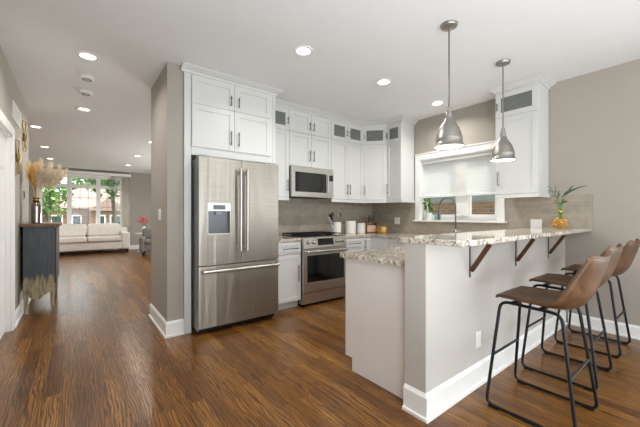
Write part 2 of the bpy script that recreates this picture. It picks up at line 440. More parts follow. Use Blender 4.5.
# rear wall with a wide glazed opening
struct(MB().box(XL-.16, -.3, YREAR-.16, YREAR, 0, H).box(4.2, XR+.16, YREAR-.16, YREAR, 0, H).box(-.3, 4.2, YREAR-.16, YREAR, 2.45, H).box(-.3, 4.2, YREAR-.16, YREAR, 0, .06)
       .build('wall_rear', 'wall', smooth=False))
wf = struct(MB().box(-.3, -.22, YREAR-.1, YREAR-.02, .06, 2.45).box(4.12, 4.2, YREAR-.1, YREAR-.02, .06, 2.45).box(1.91, 1.99, YREAR-.1, YREAR-.02, .06, 2.45)
            .box(-.22, 1.91, YREAR-.1, YREAR-.02, 2.37, 2.45).box(1.99, 4.12, YREAR-.1, YREAR-.02, 2.37, 2.45).build('window_3', 'trim'))

def baseboard(name, pts, label, h=.15, t=.016):
    """pts: polyline on the floor, board grows to the left of travel"""
    m = MB()
    n = len(pts)
    offs = []
    for d in (0, t, t+.012):
        row = []
        for i in range(n):
            p = Vector(pts[i]); ns = []
            for a, b in ((i-1, i), (i, i+1)):
                if a >= 0 and b < n:
                    e = Vector(pts[b])-Vector(pts[a]); e.normalize(); ns.append(Vector((-e.y, e.x)))
            if len(ns) == 2:
                q = ns[0]+ns[1]; q = q/(q.dot(ns[0]))
            else: q = ns[0]
            row.append(p+q*d)
        offs.append(row)
    prof = [(0, 0), (2, 0), (2, .018), (1, .022), (1, h-.03), (1, h-.022), (0, h)]
    vs = []; fs = []; k = len(prof)
    for i in range(n):
        for o, z in prof: vs.append((offs[o][i].x, offs[o][i].y, z))
    for i in range(n-1):
        for j in range(k):
            j2 = (j+1) % k; fs.append((i*k+j, i*k+j2, (i+1)*k+j2, (i+1)*k+j))
    fs += [tuple(range(k)), tuple((n-1)*k+j for j in range(k-1, -1, -1))]
    m._add(vs, fs)
    return struct(m.build(name, 'trim', ang=20), label, 'baseboard')
PX0, PY0, PY1 = 1.635, 1.075, 1.225       # bar wall
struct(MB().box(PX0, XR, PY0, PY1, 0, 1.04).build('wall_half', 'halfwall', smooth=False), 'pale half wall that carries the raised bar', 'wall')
baseboard('baseboard_half', [(XR-.03, PY0), (PX0, PY0), (PX0, PY1)], 'white baseboard along the bar half wall', .155)
baseboard('baseboard_right', [(XR, YREAR), (XR, PY0-.03)], 'white baseboard on right wall', .13)
baseboard('baseboard_partition', [(.868, 3.385), (.716, 3.385), (.716, 4.217), (2.5, 4.217)], 'white baseboard around the end wall', .155)
baseboard('baseboard_left', [(XL, YL), (XL, 4.664)], 'white baseboard under the console', .14)
baseboard('baseboard_far', [(XR, YF), (XLL, YF)], 'white baseboard on living room far wall', .14)

# door with casing
d = struct(MB().box(XL-.08, XL-.04, DY0, DY1, .005, DZ, .002).build('door_1', 'trim'), 'white door at the left edge', 'door')
for (a, b) in ((DY0+.1, DY0+.39), (DY0+.48, DY0+.77)):
    for (z0, z1) in ((.2, .85), (1.0, 1.55), (1.68, 1.92)):
        MB().box(XL-.04, XL-.032, a, b, z0, z1, .004).build('door_panel', 'trim', d)
cs = struct(MB().box(XL, XL+.022, DY1, DY1+.094, 0, DZ+.094, .004).box(XL, XL+.022, DY0-.094, DY0, 0, DZ+.094, .004).box(XL, XL+.022, DY0, DY1, DZ, DZ+.094, .004)
            .box(XL-.04, XL, DY1-.012, DY1, 0, DZ).box(XL-.04, XL, DY0, DY0+.012, 0, DZ).box(XL-.04, XL, DY0, DY1, DZ-.012, DZ).build('trim_1', 'trim'), 'white door casing on the hallway wall', 'trim')

# backsplash
bs = MB().box(1.93, XR-.009, YB-.009, YB, .915, 1.47)
bs.box(XR-.009, XR, 3.05, YB, .915, 1.47).box(XR-.009, XR, 1.66, 3.05, .915, 1.115).box(XR-.009, XR, .835, 1.66, 1.03, 1.44).box(XR-.009, XR, 1.23, 1.66, .915, 1.03)
struct(bs.build('wall_backsplash', 'tile', smooth=False), 'glossy grey tile backsplash around the counters', 'backsplash')

# kitchen window
w1 = struct(MB().box(XR-.022, XR, WY0-.09, WY0, WZ0, WZ1+.09, .003).box(XR-.022, XR, WY1, WY1+.09, WZ0, WZ1+.09, .003).box(XR-.022, XR, WY0, WY1, WZ1, WZ1+.09, .003)
            .box(XR-.035, XR, WY0-.1, WY1+.1, WZ1+.09, WZ1+.105, .003).build('window_1', 'trim'), 'white framed kitchen window over the sink', 'window')
MB().box(XR-.065, XR+.10, WY0-.12, WY1+.1, WZ0-.026, WZ0, .004).build('window_sill', 'trim', w1)
fr = MB(); fx0, fx1 = XR+.07, XR+.12
fr.box(fx0, fx1, WY0, WY0+.045, WZ0, WZ1).box(fx0, fx1, WY1-.045, WY1, WZ0, WZ1).box(fx0, fx1, WY0+.045, WY1-.045, WZ0, WZ0+.06).box(fx0, fx1, WY0+.045, WY1-.045, WZ1-.06, WZ1)
fr.box(fx0-.02, fx1, 2.205, 2.385, WZ0+.06, WZ1-.06)
fr.box(XR+.0, fx0, WY0, WY0+.012, WZ0, WZ1).box(XR, fx0, WY1-.012, WY1, WZ0, WZ1).box(XR, fx0, WY0, WY1, WZ1-.012, WZ1)
fr.build('window_frame', 'trim', w1)
sa = MB()
for a, b in ((WY0+.045, 2.205), (2.385, WY1-.045)):
    sa.box(fx0+.005, fx1-.005, a, a+.02, WZ0+.06, WZ1-.06).box(fx0+.005, fx1-.005, b-.02, b, WZ0+.06, WZ1-.06).box(fx0+.005, fx1-.005, a+.02, b-.02, WZ0+.06, WZ0+.085)
sa.build('sash', 'trim', w1)
for a, b in ((WY0+.065, 2.185), (2.405, WY1-.065)):
    MB().box(fx0+.02, fx0+.026, a, b, WZ0+.085, WZ1-.06).build('pane', 'glass', w1)
# blind
bl = thing('window_blind', 'white horizontal slat blind half lowered over the kitchen window', 'blind', (XR+.035, (WY0+WY1)/2, WZ1-.012))
hw = (WY1-WY0)/2-.016
MB().box(-.03, .03, -hw, hw, -.055, 0, .003).build('headrail', 'slat', bl)
m = MB(); zz = -.08
while zz > -.54:
    t = R(56); dx, dz = .024*math.cos(t), .024*math.sin(t)
    for k in range(1):
        m._add([(-dx, -hw, zz+dz), (dx, -hw, zz-dz), (dx, hw, zz-dz), (-dx, hw, zz+dz)], [(0, 1, 2, 3)])
    zz -= .0412
m.build('slats', 'slat', bl)
MB().box(-.026, .026, -hw, hw, -.582, -.556, .003).build('bottom_rail', 'slat', bl)
for y in (-.4, 0, .4): MB().tube([(-.027, y, -.05), (-.027, y, -.565)], .0015, 5).build('lift_cord', 'slat', bl)

# living room window
w2 = struct(MB().box(FX0-.08, FX0, YF-.02, YF, FZ0-.08, FZ1+.06, .003).box(FX1, FX1+.08, YF-.02, YF, FZ0-.08, FZ1+.06, .003).box(FX0, FX1, YF-.02, YF, FZ1, FZ1+.06, .003).box(FX0-.1, FX1+.1, YF-.05, YF, FZ0-.03, FZ0, .003)
            .build('window_2', 'trim'), 'wide white living room window with grilles', 'window')
fm = MB(); y0, y1 = YF+.04, YF+.12
cols = [FX0, -.86, -.22, -.10, .55, .67, 1.27, FX1]
for a, b in ((FX0, FX0+.05), (-.225, -.105), (.545, .665), (FX1-.05, FX1)): fm.box(a, b, y0, y1, FZ0, FZ1)
bays = [(FX0+.05, -.225), (-.105, .545), (.665, FX1-.05)]
for a, b in bays:
    fm.box(a, b, y0, y1, FZ1-.05, FZ1).box(a, b, y0, y1, 2.12, 2.23).box(a, b, y0, y1, FZ0, FZ0+.06)
fm.build('window_frame', 'trim', w2)
for a, b in bays:
    g = MB()
    for k in (1, 2):
        x = a+(b-a)*k/3; g.box(x-.006, x+.006, YF+.075, YF+.085, FZ0+.06, 2.12).box(x-.006, x+.006, YF+.075, YF+.085, 2.23, FZ1-.05)
    for z in (1.16, 1.48, 1.80, 2.34): g.box(a, b, YF+.075, YF+.085, z-.006, z+.006)
    pn = MB().box(a, b, YF+.09, YF+.096, FZ0+.06, FZ1-.05).build('pane', 'glass', w2)
    g.build('grille', 'steelbar', pn)

# exterior
struct(MB().box(-60, 60, YF+.5, 80, -1.3, -1.2).box(XR+1.0, 60, -30, YF+.5, -1.3, -1.2).build('ground', 'ground'))
hs = thing('brick_house', 'orange brick house with red roof seen through living room window', 'house', (0, 30, -1.2))
MB().box(-2.55, 7, 0, 6, 0, 3.0).build('wall', 'brick', hs, smooth=False)
rf = MB(); vs = [(-2.9, -.4, 2.95), (7.4, -.4, 2.95), (7.4, 6.4, 2.95), (-2.9, 6.4, 2.95), (.3, 3, 4.75), (4.0, 3, 4.75)]
rf._add(vs, [(0, 3, 2, 1), (0, 1, 5, 4), (2, 3, 4, 5), (1, 2, 5), (3, 0, 4)]); rf.build('roof', 'roof', hs, smooth=False)
gb = MB()
gb._add([(.7, -2.2, 2.75), (3.2, -2.2, 2.75), (3.2, 2, 2.75), (.7, 2, 2.75), (1.95, -2.2, 3.75), (1.95, 3, 3.75)], [(0, 1, 4), (0, 4, 5, 3), (1, 2, 5, 4), (0, 3, 2, 1), (2, 3, 5)])
gb.build('gable', 'roof', hs, smooth=False)
MB().box(.85, 3.05, -1.9, 0, 0, 2.75).build('porch_front', 'brick', hs, smooth=False)
for x0, x1, z0, yy in ((-1.45, -.75, 1.0, -.04), (-.25, .35, .4, -.04), (1.15, 1.75, .8, -1.94), (2.0, 2.8, .8, -1.94)):
    f = MB().box(x0, x1, yy-.06, yy+.1, z0, 2.45).build('window', 'trim', hs)
    MB().box(x0+.09, x1-.09, yy-.08, yy-.05, z0+.1, 2.35).build('pane', 'darkpane', f)
def tree(name, x, y, h, r, label, mat='treeleaf', n=420, th=.16, seed=0, ls=1.0):
    rnd = random.Random(seed); t = thing(name, label, 'tree', (x, y, -1.2), 0, 'trees outside the living room window')
    MB().tube([(0, 0, 0), (.1, 0, h*.4), (-.05, .1, h*.75)], th, 8, rr=[th*1.3, th, th*.5]).build('trunk', 'trunk', t)
    m = MB()
    for i in range(n):
        v = Vector((rnd.gauss(0, 1), rnd.gauss(0, 1), rnd.gauss(0, .8))); v = v.normalized()*r*rnd.uniform(.2, 1)
        p = Vector((v.x, v.y, h-r+v.z)); dd = Vector((rnd.gauss(0, 1), rnd.gauss(0, 1), rnd.gauss(0, 1))).normalized()*rnd.uniform(.25, .5)*ls
        m.leaf(p, p+dd, rnd.uniform(.12, .22)*ls, n=3)
    m.build('foliage', mat, t)
tree('leafy_tree', -1.55, 25, 5.2, 1.6, 'leafy green tree outside, left part of living room window', n=420, seed=1)
tree('leafy_tree', 1.55, 20.0, 5.6, 1.15, 'dark leafy tree with bare trunk outside, right part of living room window', 'treedark', n=230, th=.11, seed=2)
tree('leafy_tree', 2.6, 42, 8.4, 2.6, 'tall green tree behind the brick house', 'treedark', n=420, seed=3, ls=1.6)
tree('leafy_tree', .6, 50.5, 8.0, 2.4, 'pale green tree rising behind the house roof', 'treeleaf', n=420, seed=4, ls=1.6)
tree('leafy_tree', -4.6, 43, 7.6, 2.8, 'green tree beyond the left end of the brick house', 'treeleaf', n=420, seed=5, ls=1.6)
nb = thing('neighbour_house', 'brown brick neighbouring house seen through the kitchen window', 'house', (7.2, 2.2, -1.2))
MB().box(0, 4, -5, 6, 0, 2.72).build('brick_wall', 'brownbrick', nb, smooth=False)
MB().box(.03, 4, -5, 6, 2.72, 5.2).build('siding', 'siding', nb, smooth=False)

# ------------------------------------------------------------------ recessed ceiling lights
def downlight(x, y, label, on=True, power=None):
    t = thing('recessed_light', label, 'ceiling light', (x, y, H), 0, 'recessed ceiling lights')
    MB().lathe([(.062, -.001), (.092, -.001), (.092, -.006), (.086, -.010), (.064, -.008), (.062, -.001)], seg=32, cap=False).build('trim_ring', 'white', t)
    MB().lathe([(.064, -.006), (.064, -.0015)], seg=32).build('diffuser', 'lamp', t)
    l = bpy.data.lights.new('lamp', 'AREA'); l.shape = 'DISK'; l.size = .12; l.energy = power or LAMP_POWER; l.color = LAMP_COL; l.spread = R(150)
    o = bpy.data.objects.new('lamp', l); COL.objects.link(o); o.parent = t; o.location = (0, 0, -.012)
for x, y, lb in ((.092, 3.73, 'large bright recessed light nearest the viewer in hallway ceiling'),
                 (.093, 5.63, 'recessed hallway light just beyond the two round detectors'),
                 (1.665, 2.38, 'recessed light in front of the refrigerator, left of three kitchen lights'),
                 (2.774, 2.37, 'recessed light over the kitchen floor, middle of three kitchen lights'),
                 (3.873, 2.37, 'recessed light close to the kitchen window, beside the large pendant rod'),
                 (-.545, 7.25, 'recessed light at the left wall end, beside the gold wall ornament'),
                 (-.545, 9.24, 'recessed light above the dried pampas, middle of the left living room row'),
                 (-.545, 11.08, 'recessed light over the window valance, farthest of the left living room row'),
                 (1.25, 7.29, 'recessed light cut by the end wall edge, nearest of right living room row'),
                 (1.25, 9.23, 'recessed light second of the right living room row'),
                 (1.25, 11.08, 'recessed light farthest of right living room row, near the drape')):
    downlight(x, y, lb)
# detectors
def detector(x, y, r, label):
    t = thing('smoke_detector', label, 'smoke detector', (x, y, H), 0, 'ceiling detectors')
    MB().lathe([(0, -.032), (r*.7, -.032), (r*.92, -.024), (r, -.010), (r, 0)], seg=28).build('housing', 'white', t)
    MB().lathe([(r*.35, -.034), (r*.6, -.034), (r*.6, -.030), (r*.35, -.030), (r*.35, -.034)], seg=24, cap=False).build('grille', 'pull', t)
    return t
detector(.098, 4.31, .072, 'round white smoke detector with dark grille, nearer of two')
detector(.10, 4.84, .072, 'round white ceiling detector between smoke detector and hallway light')

# ------------------------------------------------------------------ cabinet parts (local: x along face, -y outwards)
def shaker(root, x0, x1, z0, z1, y=-.02, fr=.058, glass=False, handle=None, name='door', mat='cab', flat=False):
    g = .0018; x0 += g; x1 -= g; z0 += g; z1 -= g
    m = MB(); bv = .0015
    if flat or (z1-z0) < .15: f2 = .035
    else: f2 = fr
    m.box(x0, x0+fr, y, 0, z0, z1, bv, 1).box(x1-fr, x1, y, 0, z0, z1, bv, 1)
    m.box(x0+fr, x1-fr, y, 0, z0, z0+f2, 0).box(x0+fr, x1-fr, y, 0, z1-f2, z1, 0)
    if not glass: m.box(x0+fr, x1-fr, y+.009, -.002, z0+f2, z1-f2)
    d = m.build(name, mat, root)
    if glass: MB().box(x0+fr, x1-fr, y+.008, y+.012, z0+f2, z1-f2).build('glass', 'cabglass', d)
    if handle:
        k, hx, hz, L = handle; m = MB(); yo = y-.030
        if k == 'v':
            m.tube([(hx, yo, hz-L/2), (hx, yo, hz+L/2)], .0062, 10)
            for s in (-1, 1): m.tube([(hx, y+.001, hz+s*L*.36), (hx, yo, hz+s*L*.36)], .005, 8)
        else:
            m.tube([(hx-L/2, yo, hz), (hx+L/2, yo, hz)], .0062, 10)
            for s in (-1, 1): m.tube([(hx+s*L*.36, y+.001, hz), (hx+s*L*.36, yo, hz)], .005, 8)
        m.build('handle', 'pull', d)
    return d
def crown_mb(m, pts, z0=2.675, z1=2.738, pr=.075):
    """pts polyline along cabinet faces; profile grows to the right of travel"""
    prof = [(0, z0), (.012, z0), (.016, z0+.018), (pr*.6, z0+.036), (pr*.93, z1-.014), (pr, z1-.011), (pr, z1), (0, z1)]
    n = len(pts); vs = []; fs = []; k = len(prof)
    for i in range(n):
        p = Vector(pts[i]); ns = []
        for a, b in ((i-1, i), (i, i+1)):
            if a >= 0 and b < n:
                e = (Vector(pts[b])-Vector(pts[a])).normalized(); ns.append(Vector((e.y, -e.x)))
        q = ns[0] if len(ns) == 1 else (ns[0]+ns[1])/((ns[0]+ns[1]).dot(ns[0]))
        for d, z in prof: vs.append((p.x+q.x*d, p.y+q.y*d, z))
    for i in range(n-1):
        for j in range(k):
            j2 = (j+1) % k; fs.append((i*k+j, i*k+j2, (i+1)*k+j2, (i+1)*k+j))
    fs += [tuple(range(k)), tuple((n-1)*k+j for j in range(k-1, -1, -1))]
    m._add(vs, fs); return m

ZT = 2.675; ZD = 2.372; ZB = 1.46
# tall end panels at the refrigerator
tag(MB().box(.870, .938, 3.36, YB-.002, 0, ZT, .002).build('end_panel', 'cab'), 'tall white panel between the taupe end wall and refrigerator', 'cabinet panel')
tag(MB().box(1.893, 1.930, 3.36, YB-.002, 0, ZT, .002).build('end_panel', 'cab'), 'tall white panel on the range side of the refrigerator', 'cabinet panel')
# cabinet over refrigerator
c = thing('refrigerator_cabinet', 'white four-door cabinet above the refrigerator', 'cabinet', (.94, 3.36, 0))
MB().box(0, .951, 0, .61, 1.84, ZT, .001).build('body', 'cab', c)
mid = .458
shaker(c, 0, mid, 1.925, ZD, handle=('v', mid-.045, 2.06, .16)); shaker(c, mid, .917, 1.925, ZD, handle=('v', mid+.045, 2.06, .16))
shaker(c, 0, mid, ZD, ZT-.01, handle=('v', mid-.045, 2.47, .11)); shaker(c, mid, .917, ZD, ZT-.01, handle=('v', mid+.045, 2.47, .11))
cm = MB(); crown_mb(cm, [(-.10, 0), (.99, 0), (.99, .29)]); cm.box(-.07, .99, .001, .60, ZT+.001, 2.738)
cm.build('crown', 'cab', c, ang=25)

def upper(name, label, x0, x1, body_z0, doors):
    c = thing(name, label, 'cabinet', (x0, 3.65, 0), 0, 'white wall cabinets')
    MB().box(.0008, x1-x0-.0008, 0, YB-3.65-.012, body_z0, ZT, .001).build('body', 'cab', c)
    for a, b, z0, z1, gl, h in doors: shaker(c, a, b, z0, z1, glass=gl, handle=h)
    if body_z0 < 1.6:
        MB().box(.0008, x1-x0-.0008, -.022, .0, ZB-.045, ZB-.002, .004).build('light_rail', 'cab', c)
    return c
w = 2.302-1.932
upper('wall_cabinet', 'narrow white wall cabinet between refrigerator and microwave', 1.932, 2.302, ZB,
      [(0, w, ZB, ZD, False, ('v', w-.035, 1.62, .16)), (0, w, ZD, ZT-.01, True, ('v', w-.03, 2.50, .09))])
w = 3.053-2.302
upper('wall_cabinet', 'white four-door wall cabinet above the microwave', 2.302, 3.053, 1.895,
      [(0, w/2, 1.90, ZD, False, ('v', w/2-.035, 2.06, .16)), (w/2, w, 1.90, ZD, False, ('v', w/2+.035, 2.06, .16)),
       (0, w/2, ZD, ZT-.01, False, ('v', w/2-.035, 2.48, .11)), (w/2, w, ZD, ZT-.01, False, ('v', w/2+.035, 2.48, .11))])
w = 3.744-3.053
upper('wall_cabinet', 'white double-door wall cabinet with two small glass doors, right of microwave', 3.053, 3.744, ZB,
      [(0, w/2, ZB, ZD, False, ('v', w/2-.03, 1.62, .16)), (w/2, w, ZB, ZD, False, ('v', w/2+.03, 1.62, .16)),
       (0, w/2, ZD, ZT-.01, True, ('v', w/2-.03, 2.50, .09)), (w/2, w, ZD, ZT-.01, True, ('v', w/2+.03, 2.50, .09))])
# diagonal corner
L = math.hypot(4.01-3.744, 3.354-3.65)
c = thing('corner_cabinet', 'white diagonal corner wall cabinet with one glass door on top', 'cabinet', (3.744, 3.65, 0), math.atan2(3.354-3.65, 4.01-3.744), 'white wall cabinets')
Mi = Matrix.Translation((3.744, 3.65, 0)) @ Matrix.Rotation(math.atan2(3.354-3.65, 4.01-3.744), 4, 'Z'); Mi = Mi.inverted()
MB().prism([(3.745, 3.651), (4.009, 3.356), (4.328, 3.356), (4.328, 3.968), (3.745, 3.968)], 'z', ZB, ZT).xf(Mi).build('body', 'cab', c, smooth=False)
shaker(c, .004, L-.004, ZB, ZD, handle=('v', .04, 1.62, .16)); shaker(c, .004, L-.004, ZD, ZT-.01, glass=True, handle=('v', .03, 2.50, .09))
MB().box(.01, L-.01, -.022, 0, ZB-.045, ZB-.002, .004).build('light_rail', 'cab', c)
# right wall small cabinet
def rightupper(label, y0, y1, hs):
    w = y1-y0
    c = thing('wall_cabinet', label, 'cabinet', (4.01, y1, 0), R(-90), 'white wall cabinets')
    MB().box(0.0008, w, 0, XR-4.01-.011, ZB, ZT, .001).build('body', 'cab', c)
    shaker(c, 0, w, ZB, ZD, handle=('v', .04, 1.64, .17)); shaker(c, 0, w, ZD, ZT-.01, glass=True, handle=('v', .03, 2.50, .09))
    MB().box(-.0, w+.012, -.022, .0, ZB-.045, ZB-.002, .004).box(w-.0, w+.012, 0, XR-4.01-.012, ZB-.045, ZB-.002, .003).box(.001, w, .0, XR-4.01-.012, ZB-.012, ZB-.002).build('light_rail', 'cab', c)
    return c
c = rightupper('narrow white wall cabinet at left of the kitchen window', 3.057, 3.353, None)
cr = rightupper('white wall cabinet at right of the kitchen window, behind the far pendant', 1.228, 1.672, None)
cm = MB(); crown_mb(cm, [(0, .328), (0, 0), (.444, 0), (.444, .328)]); cm.box(0, .444, 0, .328, ZT, 2.738)
cm.build('crown', 'cab', cr, ang=25)
cm = MB(); crown_mb(cm, [(2.01, 3.65), (3.744, 3.65), (4.01, 3.354), (4.01, 3.057), (4.338, 3.057)])
cm.prism([(2.01, 3.651), (3.744, 3.651), (4.011, 3.354), (4.011, 3.058), (4.329, 3.058), (4.329, 3.968), (2.01, 3.968)], 'z', ZT+.001, 2.738)
struct(cm.build('trim_2', 'cab', ang=25), 'white crown molding along the tops of the wall cabinets', 'crown molding')

# ------------------------------------------------------------------ base cabinets
def base(label, loc, rz, w, doors, depth=.545, toe=True):
    c = thing('base_cabinet', label, 'cabinet', loc, rz, 'white base cabinets')
    MB().box(.0008, w-.0008, 0, depth, .10, .873, .001).box(.0008, w-.0008, .06, depth, 0, .10).build('body', 'cab', c)
    for a, b, z0, z1, h, nm in doors: shaker(c, a, b, z0, z1, handle=h, name=nm, fr=.05)
    return c
w = 2.338-1.934
base('white base cabinet with one drawer between refrigerator and range', (1.934, 3.42, 0), 0, w,
     [(.0, w, .71, .87, ('h', w-.17, .785, .24), 'drawer'), (.0, w, .10, .705, ('v', w-.05, .46, .22), 'door')])
w = 3.498-3.116
base('white base cabinet with one drawer right of the range', (3.116, 3.42, 0), 0, w,
     [(0, w, .71, .87, ('h', w/2, .785, .24), 'drawer'), (0, w, .10, .705, ('v', .05, .6, .16), 'door')])
# corner unit
c = thing('corner_base_cabinet', 'white corner base cabinet with folding door behind the low counter', 'cabinet', (3.499, 3.42, 0), 0)
MB().prism([(.001, 0), (.221, 0), (.221, -.36), (.828, -.36), (.828, .545), (.001, .545)], 'z', .10, .873).build('body', 'cab', c, smooth=False)
MB().prism([(.001, .06), (.281, .06), (.281, -.36), (.828, -.36), (.828, .545), (.001, .545)], 'z', 0, .10).build('plinth', 'cab', c, smooth=False)
shaker(c, 0, .199, .10, .87, fr=.045, handle=('v', .035, .76, .14))
m = MB(); m.box(.201, .221, -.355, -.022, .102, .868, .0015, 1).build('door', 'cab', c)
base('white sink base cabinet under the kitchen window', (3.72, 3.055, 0), R(-90), .86,
     [(0, .43, .10, .87, ('v', .36, .78, .1), 'door'), (.43, .86, .10, .87, ('v', .50, .78, .1), 'door')], .60)
base('white base cabinet at the inner bar corner, nearest the far pendant', (3.72, 2.19, 0), R(-90), .30,
     [(0, .30, .10, .87, ('v', .05, .7, .16), 'door')], .60)
# peninsula cabinet
c = thing('peninsula_cabinet', 'pale peninsula base cabinet with plain end panel under the low counter', 'cabinet', (1.70, PY1, 0))
MB().box(.02, 2.60, .002, .60, .10, .873).box(.02, 2.60, .002, .54, 0, .10).build('body', 'cab', c)
MB().prism([(.004, 0), (.545, 0), (.545, .10), (.62, .10), (.62, .873), (.004, .873)], 'x', 0, .02).build('end_panel', 'panel', c, smooth=False)
for i in range(3): 
    a = .03+i*.64
    m = MB(); m.box(a+.002, a+.636, .60, .62, .10, .87, .002).build('door', 'cab', c)

# countertops
tag(MB().box(1.933, 2.342, 3.39, YB-.010, .875, .915, .004).build('countertop', 'granite'), 'small granite counter piece between refrigerator and range', 'countertop')
poly = [(3.114, 3.39), (3.69, 3.39), (3.69, 1.875), (1.665, 1.875), (1.665, 1.228), (4.329, 1.228), (4.329, 3.969), (3.114, 3.969)]
m = MB(); m.prism(poly, 'z', .875, .915)
es = [e for e in m.bm.edges if abs(e.verts[0].co.z-e.verts[1].co.z) < 1e-5]
bmesh.ops.bevel(m.bm, geom=es, offset=.004, segments=2, affect='EDGES')
tag(m.build('countertop', 'granite'), 'speckled granite kitchen counter running round the corner to the low peninsula', 'countertop')
tag(MB().box(1.62, XR-.011, .84, 1.27, 1.041, 1.075, .005).build('bar_counter', 'granite'), 'raised granite bar top with stools along it', 'bar top')

# brackets
def bracket(x, label):
    t = thing('bar_bracket', label, 'bracket', (x, PY0, 0), 0, 'bar top brackets')
    MB().box(-.008, .008, -.007, -.001, .78, 1.040, .001).build('wall_plate', 'steelbar', t)
    MB().box(-.008, .008, -.19, -.007, 1.034, 1.040, .001).build('arm', 'steelbar', t)
    p0 = Vector((0, -.014, .828)); p1 = Vector((0, -.135, 1.018)); d = (p1-p0).normalized(); nn = Vector((0, d.z, -d.y))*.013
    m = MB(); m.prism([((p0+nn).y, (p0+nn).z), ((p1+nn).y, (p1+nn).z), ((p1-nn).y, (p1-nn).z), ((p0-nn).y, (p0-nn).z)], 'x', -.012, .012)
    m.build('brace', 'bronze', t, smooth=False)
bracket(2.16, 'bronze diagonal bracket under the bar, nearest its open end')
bracket(2.954, 'bronze diagonal bracket under the bar, middle of the three')
bracket(3.771, 'bronze diagonal bracket under the bar, below the bamboo vase')

# ------------------------------------------------------------------ refrigerator
f = thing('refrigerator', 'stainless steel french-door refrigerator with bottom freezer drawer', 'refrigerator', (.966, 3.20, 0))
FW = .915
MB().box(.004, FW-.004, .072, .76, .03, 1.795, .004).build('case', 'steeldark', f)
MB().box(.02, FW-.02, .06, .10, .02, .06, .003).build('kick_plate', 'black', f)
for x in (.05, FW-.05): MB().lathe([(.02, 0), (.02, .03)], (x, .10, 0), 12).build('foot', 'black', f)
dx0, dx1, dz0, dz1 = .093, .322, 1.025, 1.255   # dispenser recess
m = MB(); hx = FW/2-.002
m.box(0, dx0, 0, .066, .70, 1.805, .004).box(dx1, hx, 0, .066, .70, 1.805, .004).box(dx0, dx1, 0, .066, .70, dz0).box(dx0, dx1, 0, .066, dz1, 1.805)
m.box(dx0, dx1, .055, .066, dz0, dz1)
dl = m.build('door', 'steel', f, ang=50)
MB().box(dx0+.001, dx1-.001, .046, .054, dz0+.001, dz1-.001).build('dispenser_recess', 'recess', dl)
MB().box(dx0-.006, dx1+.006, -.004, -.0005, dz0-.012, dz0, .001).box(dx0-.006, dx0, -.004, -.0005, dz0, 1.34, .001).box(dx1, dx1+.006, -.004, -.0005, dz0, 1.34, .001).box(dx0, dx1, -.004, -.0005, 1.255, 1.34, .001).build('dispenser_frame', 'steelplain', dl)
MB().box(dx0+.05, dx1-.05, -.0055, -.0038, 1.272, 1.318).build('display', 'blackglass', dl)
MB().box(dx0+.085, dx1-.085, .02, .045, dz1-.035, dz1-.001, .003).build('dispenser_nozzle', 'steeldark', dl)
dr = MB().box(FW/2+.002, FW, 0, .066, .70, 1.805, .006).build('door', 'steel', f)
dd = MB().box(0, FW, 0, .066, .065, .692, .006).build('freezer_drawer', 'steel', f)
for o, x in ((dl, FW/2-.038), (dr, FW/2+.038)):
    m = MB(); m.tube([(x, -.062, .83), (x, -.062, 1.71)], .0165, 14)
    for z in (.87, 1.67): m.box(x-.010, x+.010, -.055, .001, z-.02, z+.02, .003)
    m.build('handle', 'steelplain', o)
m = MB(); m.tube([(.03, -.062, .645), (FW-.03, -.062, .645)], .0155, 14)
for x in (.06, FW-.06): m.box(x-.02, x+.02, -.055, .001, .635, .655, .003)
m.build('handle', 'steelplain', dd)
for x in (.06, FW-.06): MB().box(x-.05, x+.05, .02, .15, 1.806, 1.822, .004).build('hinge_cover', 'steeldark', f)

# ------------------------------------------------------------------ range
r = thing('gas_range', 'stainless steel slide-in range with black oven window', 'range', (2.347, 3.355, 0))
RW = .762
MB().box(.003, RW-.003, .035, .61, .03, .895, .002).build('body', 'steelplain', r)
MB().box(.02, RW-.02, .045, .60, 0, .03).build('kick_plate', 'black', r)
MB().box(0, RW, .04, .613, .896, .917, .004).build('cooktop', 'steelplain', r)
MB().box(.02, RW-.02, .08, .59, .9175, .9205).build('burner_tray', 'iron', r)
for x in (.16, .38, .60):
    for y in (.20, .46):
        MB().lathe([(0, .945), (.03, .945), (.042, .938), (.045, .921)], (x, y, 0), 18).build('burner', 'iron', r)
for i in range(3):
    x0 = .03+i*.236; g = MB()
    g.box(x0, x0+.228, .09, .102, .945, .958).box(x0, x0+.228, .568, .58, .945, .958).box(x0, x0+.012, .09, .58, .945, .958).box(x0+.216, x0+.228, .09, .58, .945, .958)
    g.box(x0+.108, x0+.120, .09, .58, .945, .958).box(x0, x0+.228, .20, .212, .945, .958).box(x0, x0+.228, .46, .472, .945, .958)
    for a in (x0+.002, x0+.214):
        for y in (.092, .566): g.box(a, a+.012, y, y+.012, .9205, .945)
    g.build('grate', 'iron', r, smooth=False)
cp = MB().prism([(-.012, .775), (.035, .775), (.060, .915), (.030, .922), (.012, .912)], 'x', 0, RW).build('control_panel', 'steelplain', r, ang=20)
nrm = Vector((0, -.985, .173)); 
def onpanel(x, z): return Vector((x, -.012+.024*(z-.775)/.137, z))
for x in (.075, .165, .575, .635, .69):
    p = onpanel(x, .85); m = MB().lathe([(.021, 0), (.021, .006), (.017, .010), (.0155, .030), (.012, .033), (0, .033)], seg=18)
    m.box(-.003, .003, -.0155, .0155, .030, .036)
    m.xf(Matrix.Translation(p) @ nrm.to_track_quat('Z', 'Y').to_matrix().to_4x4()); k = m.build('knob', 'steelplain', cp)
    MB().lathe([(.026, -.001), (.026, .003), (.0, .003)], seg=20).xf(Matrix.Translation(p) @ nrm.to_track_quat('Z', 'Y').to_matrix().to_4x4()).build('knob_ring', 'black', k)
m = MB(); a, b = onpanel(.25, .805), onpanel(.25, .895)
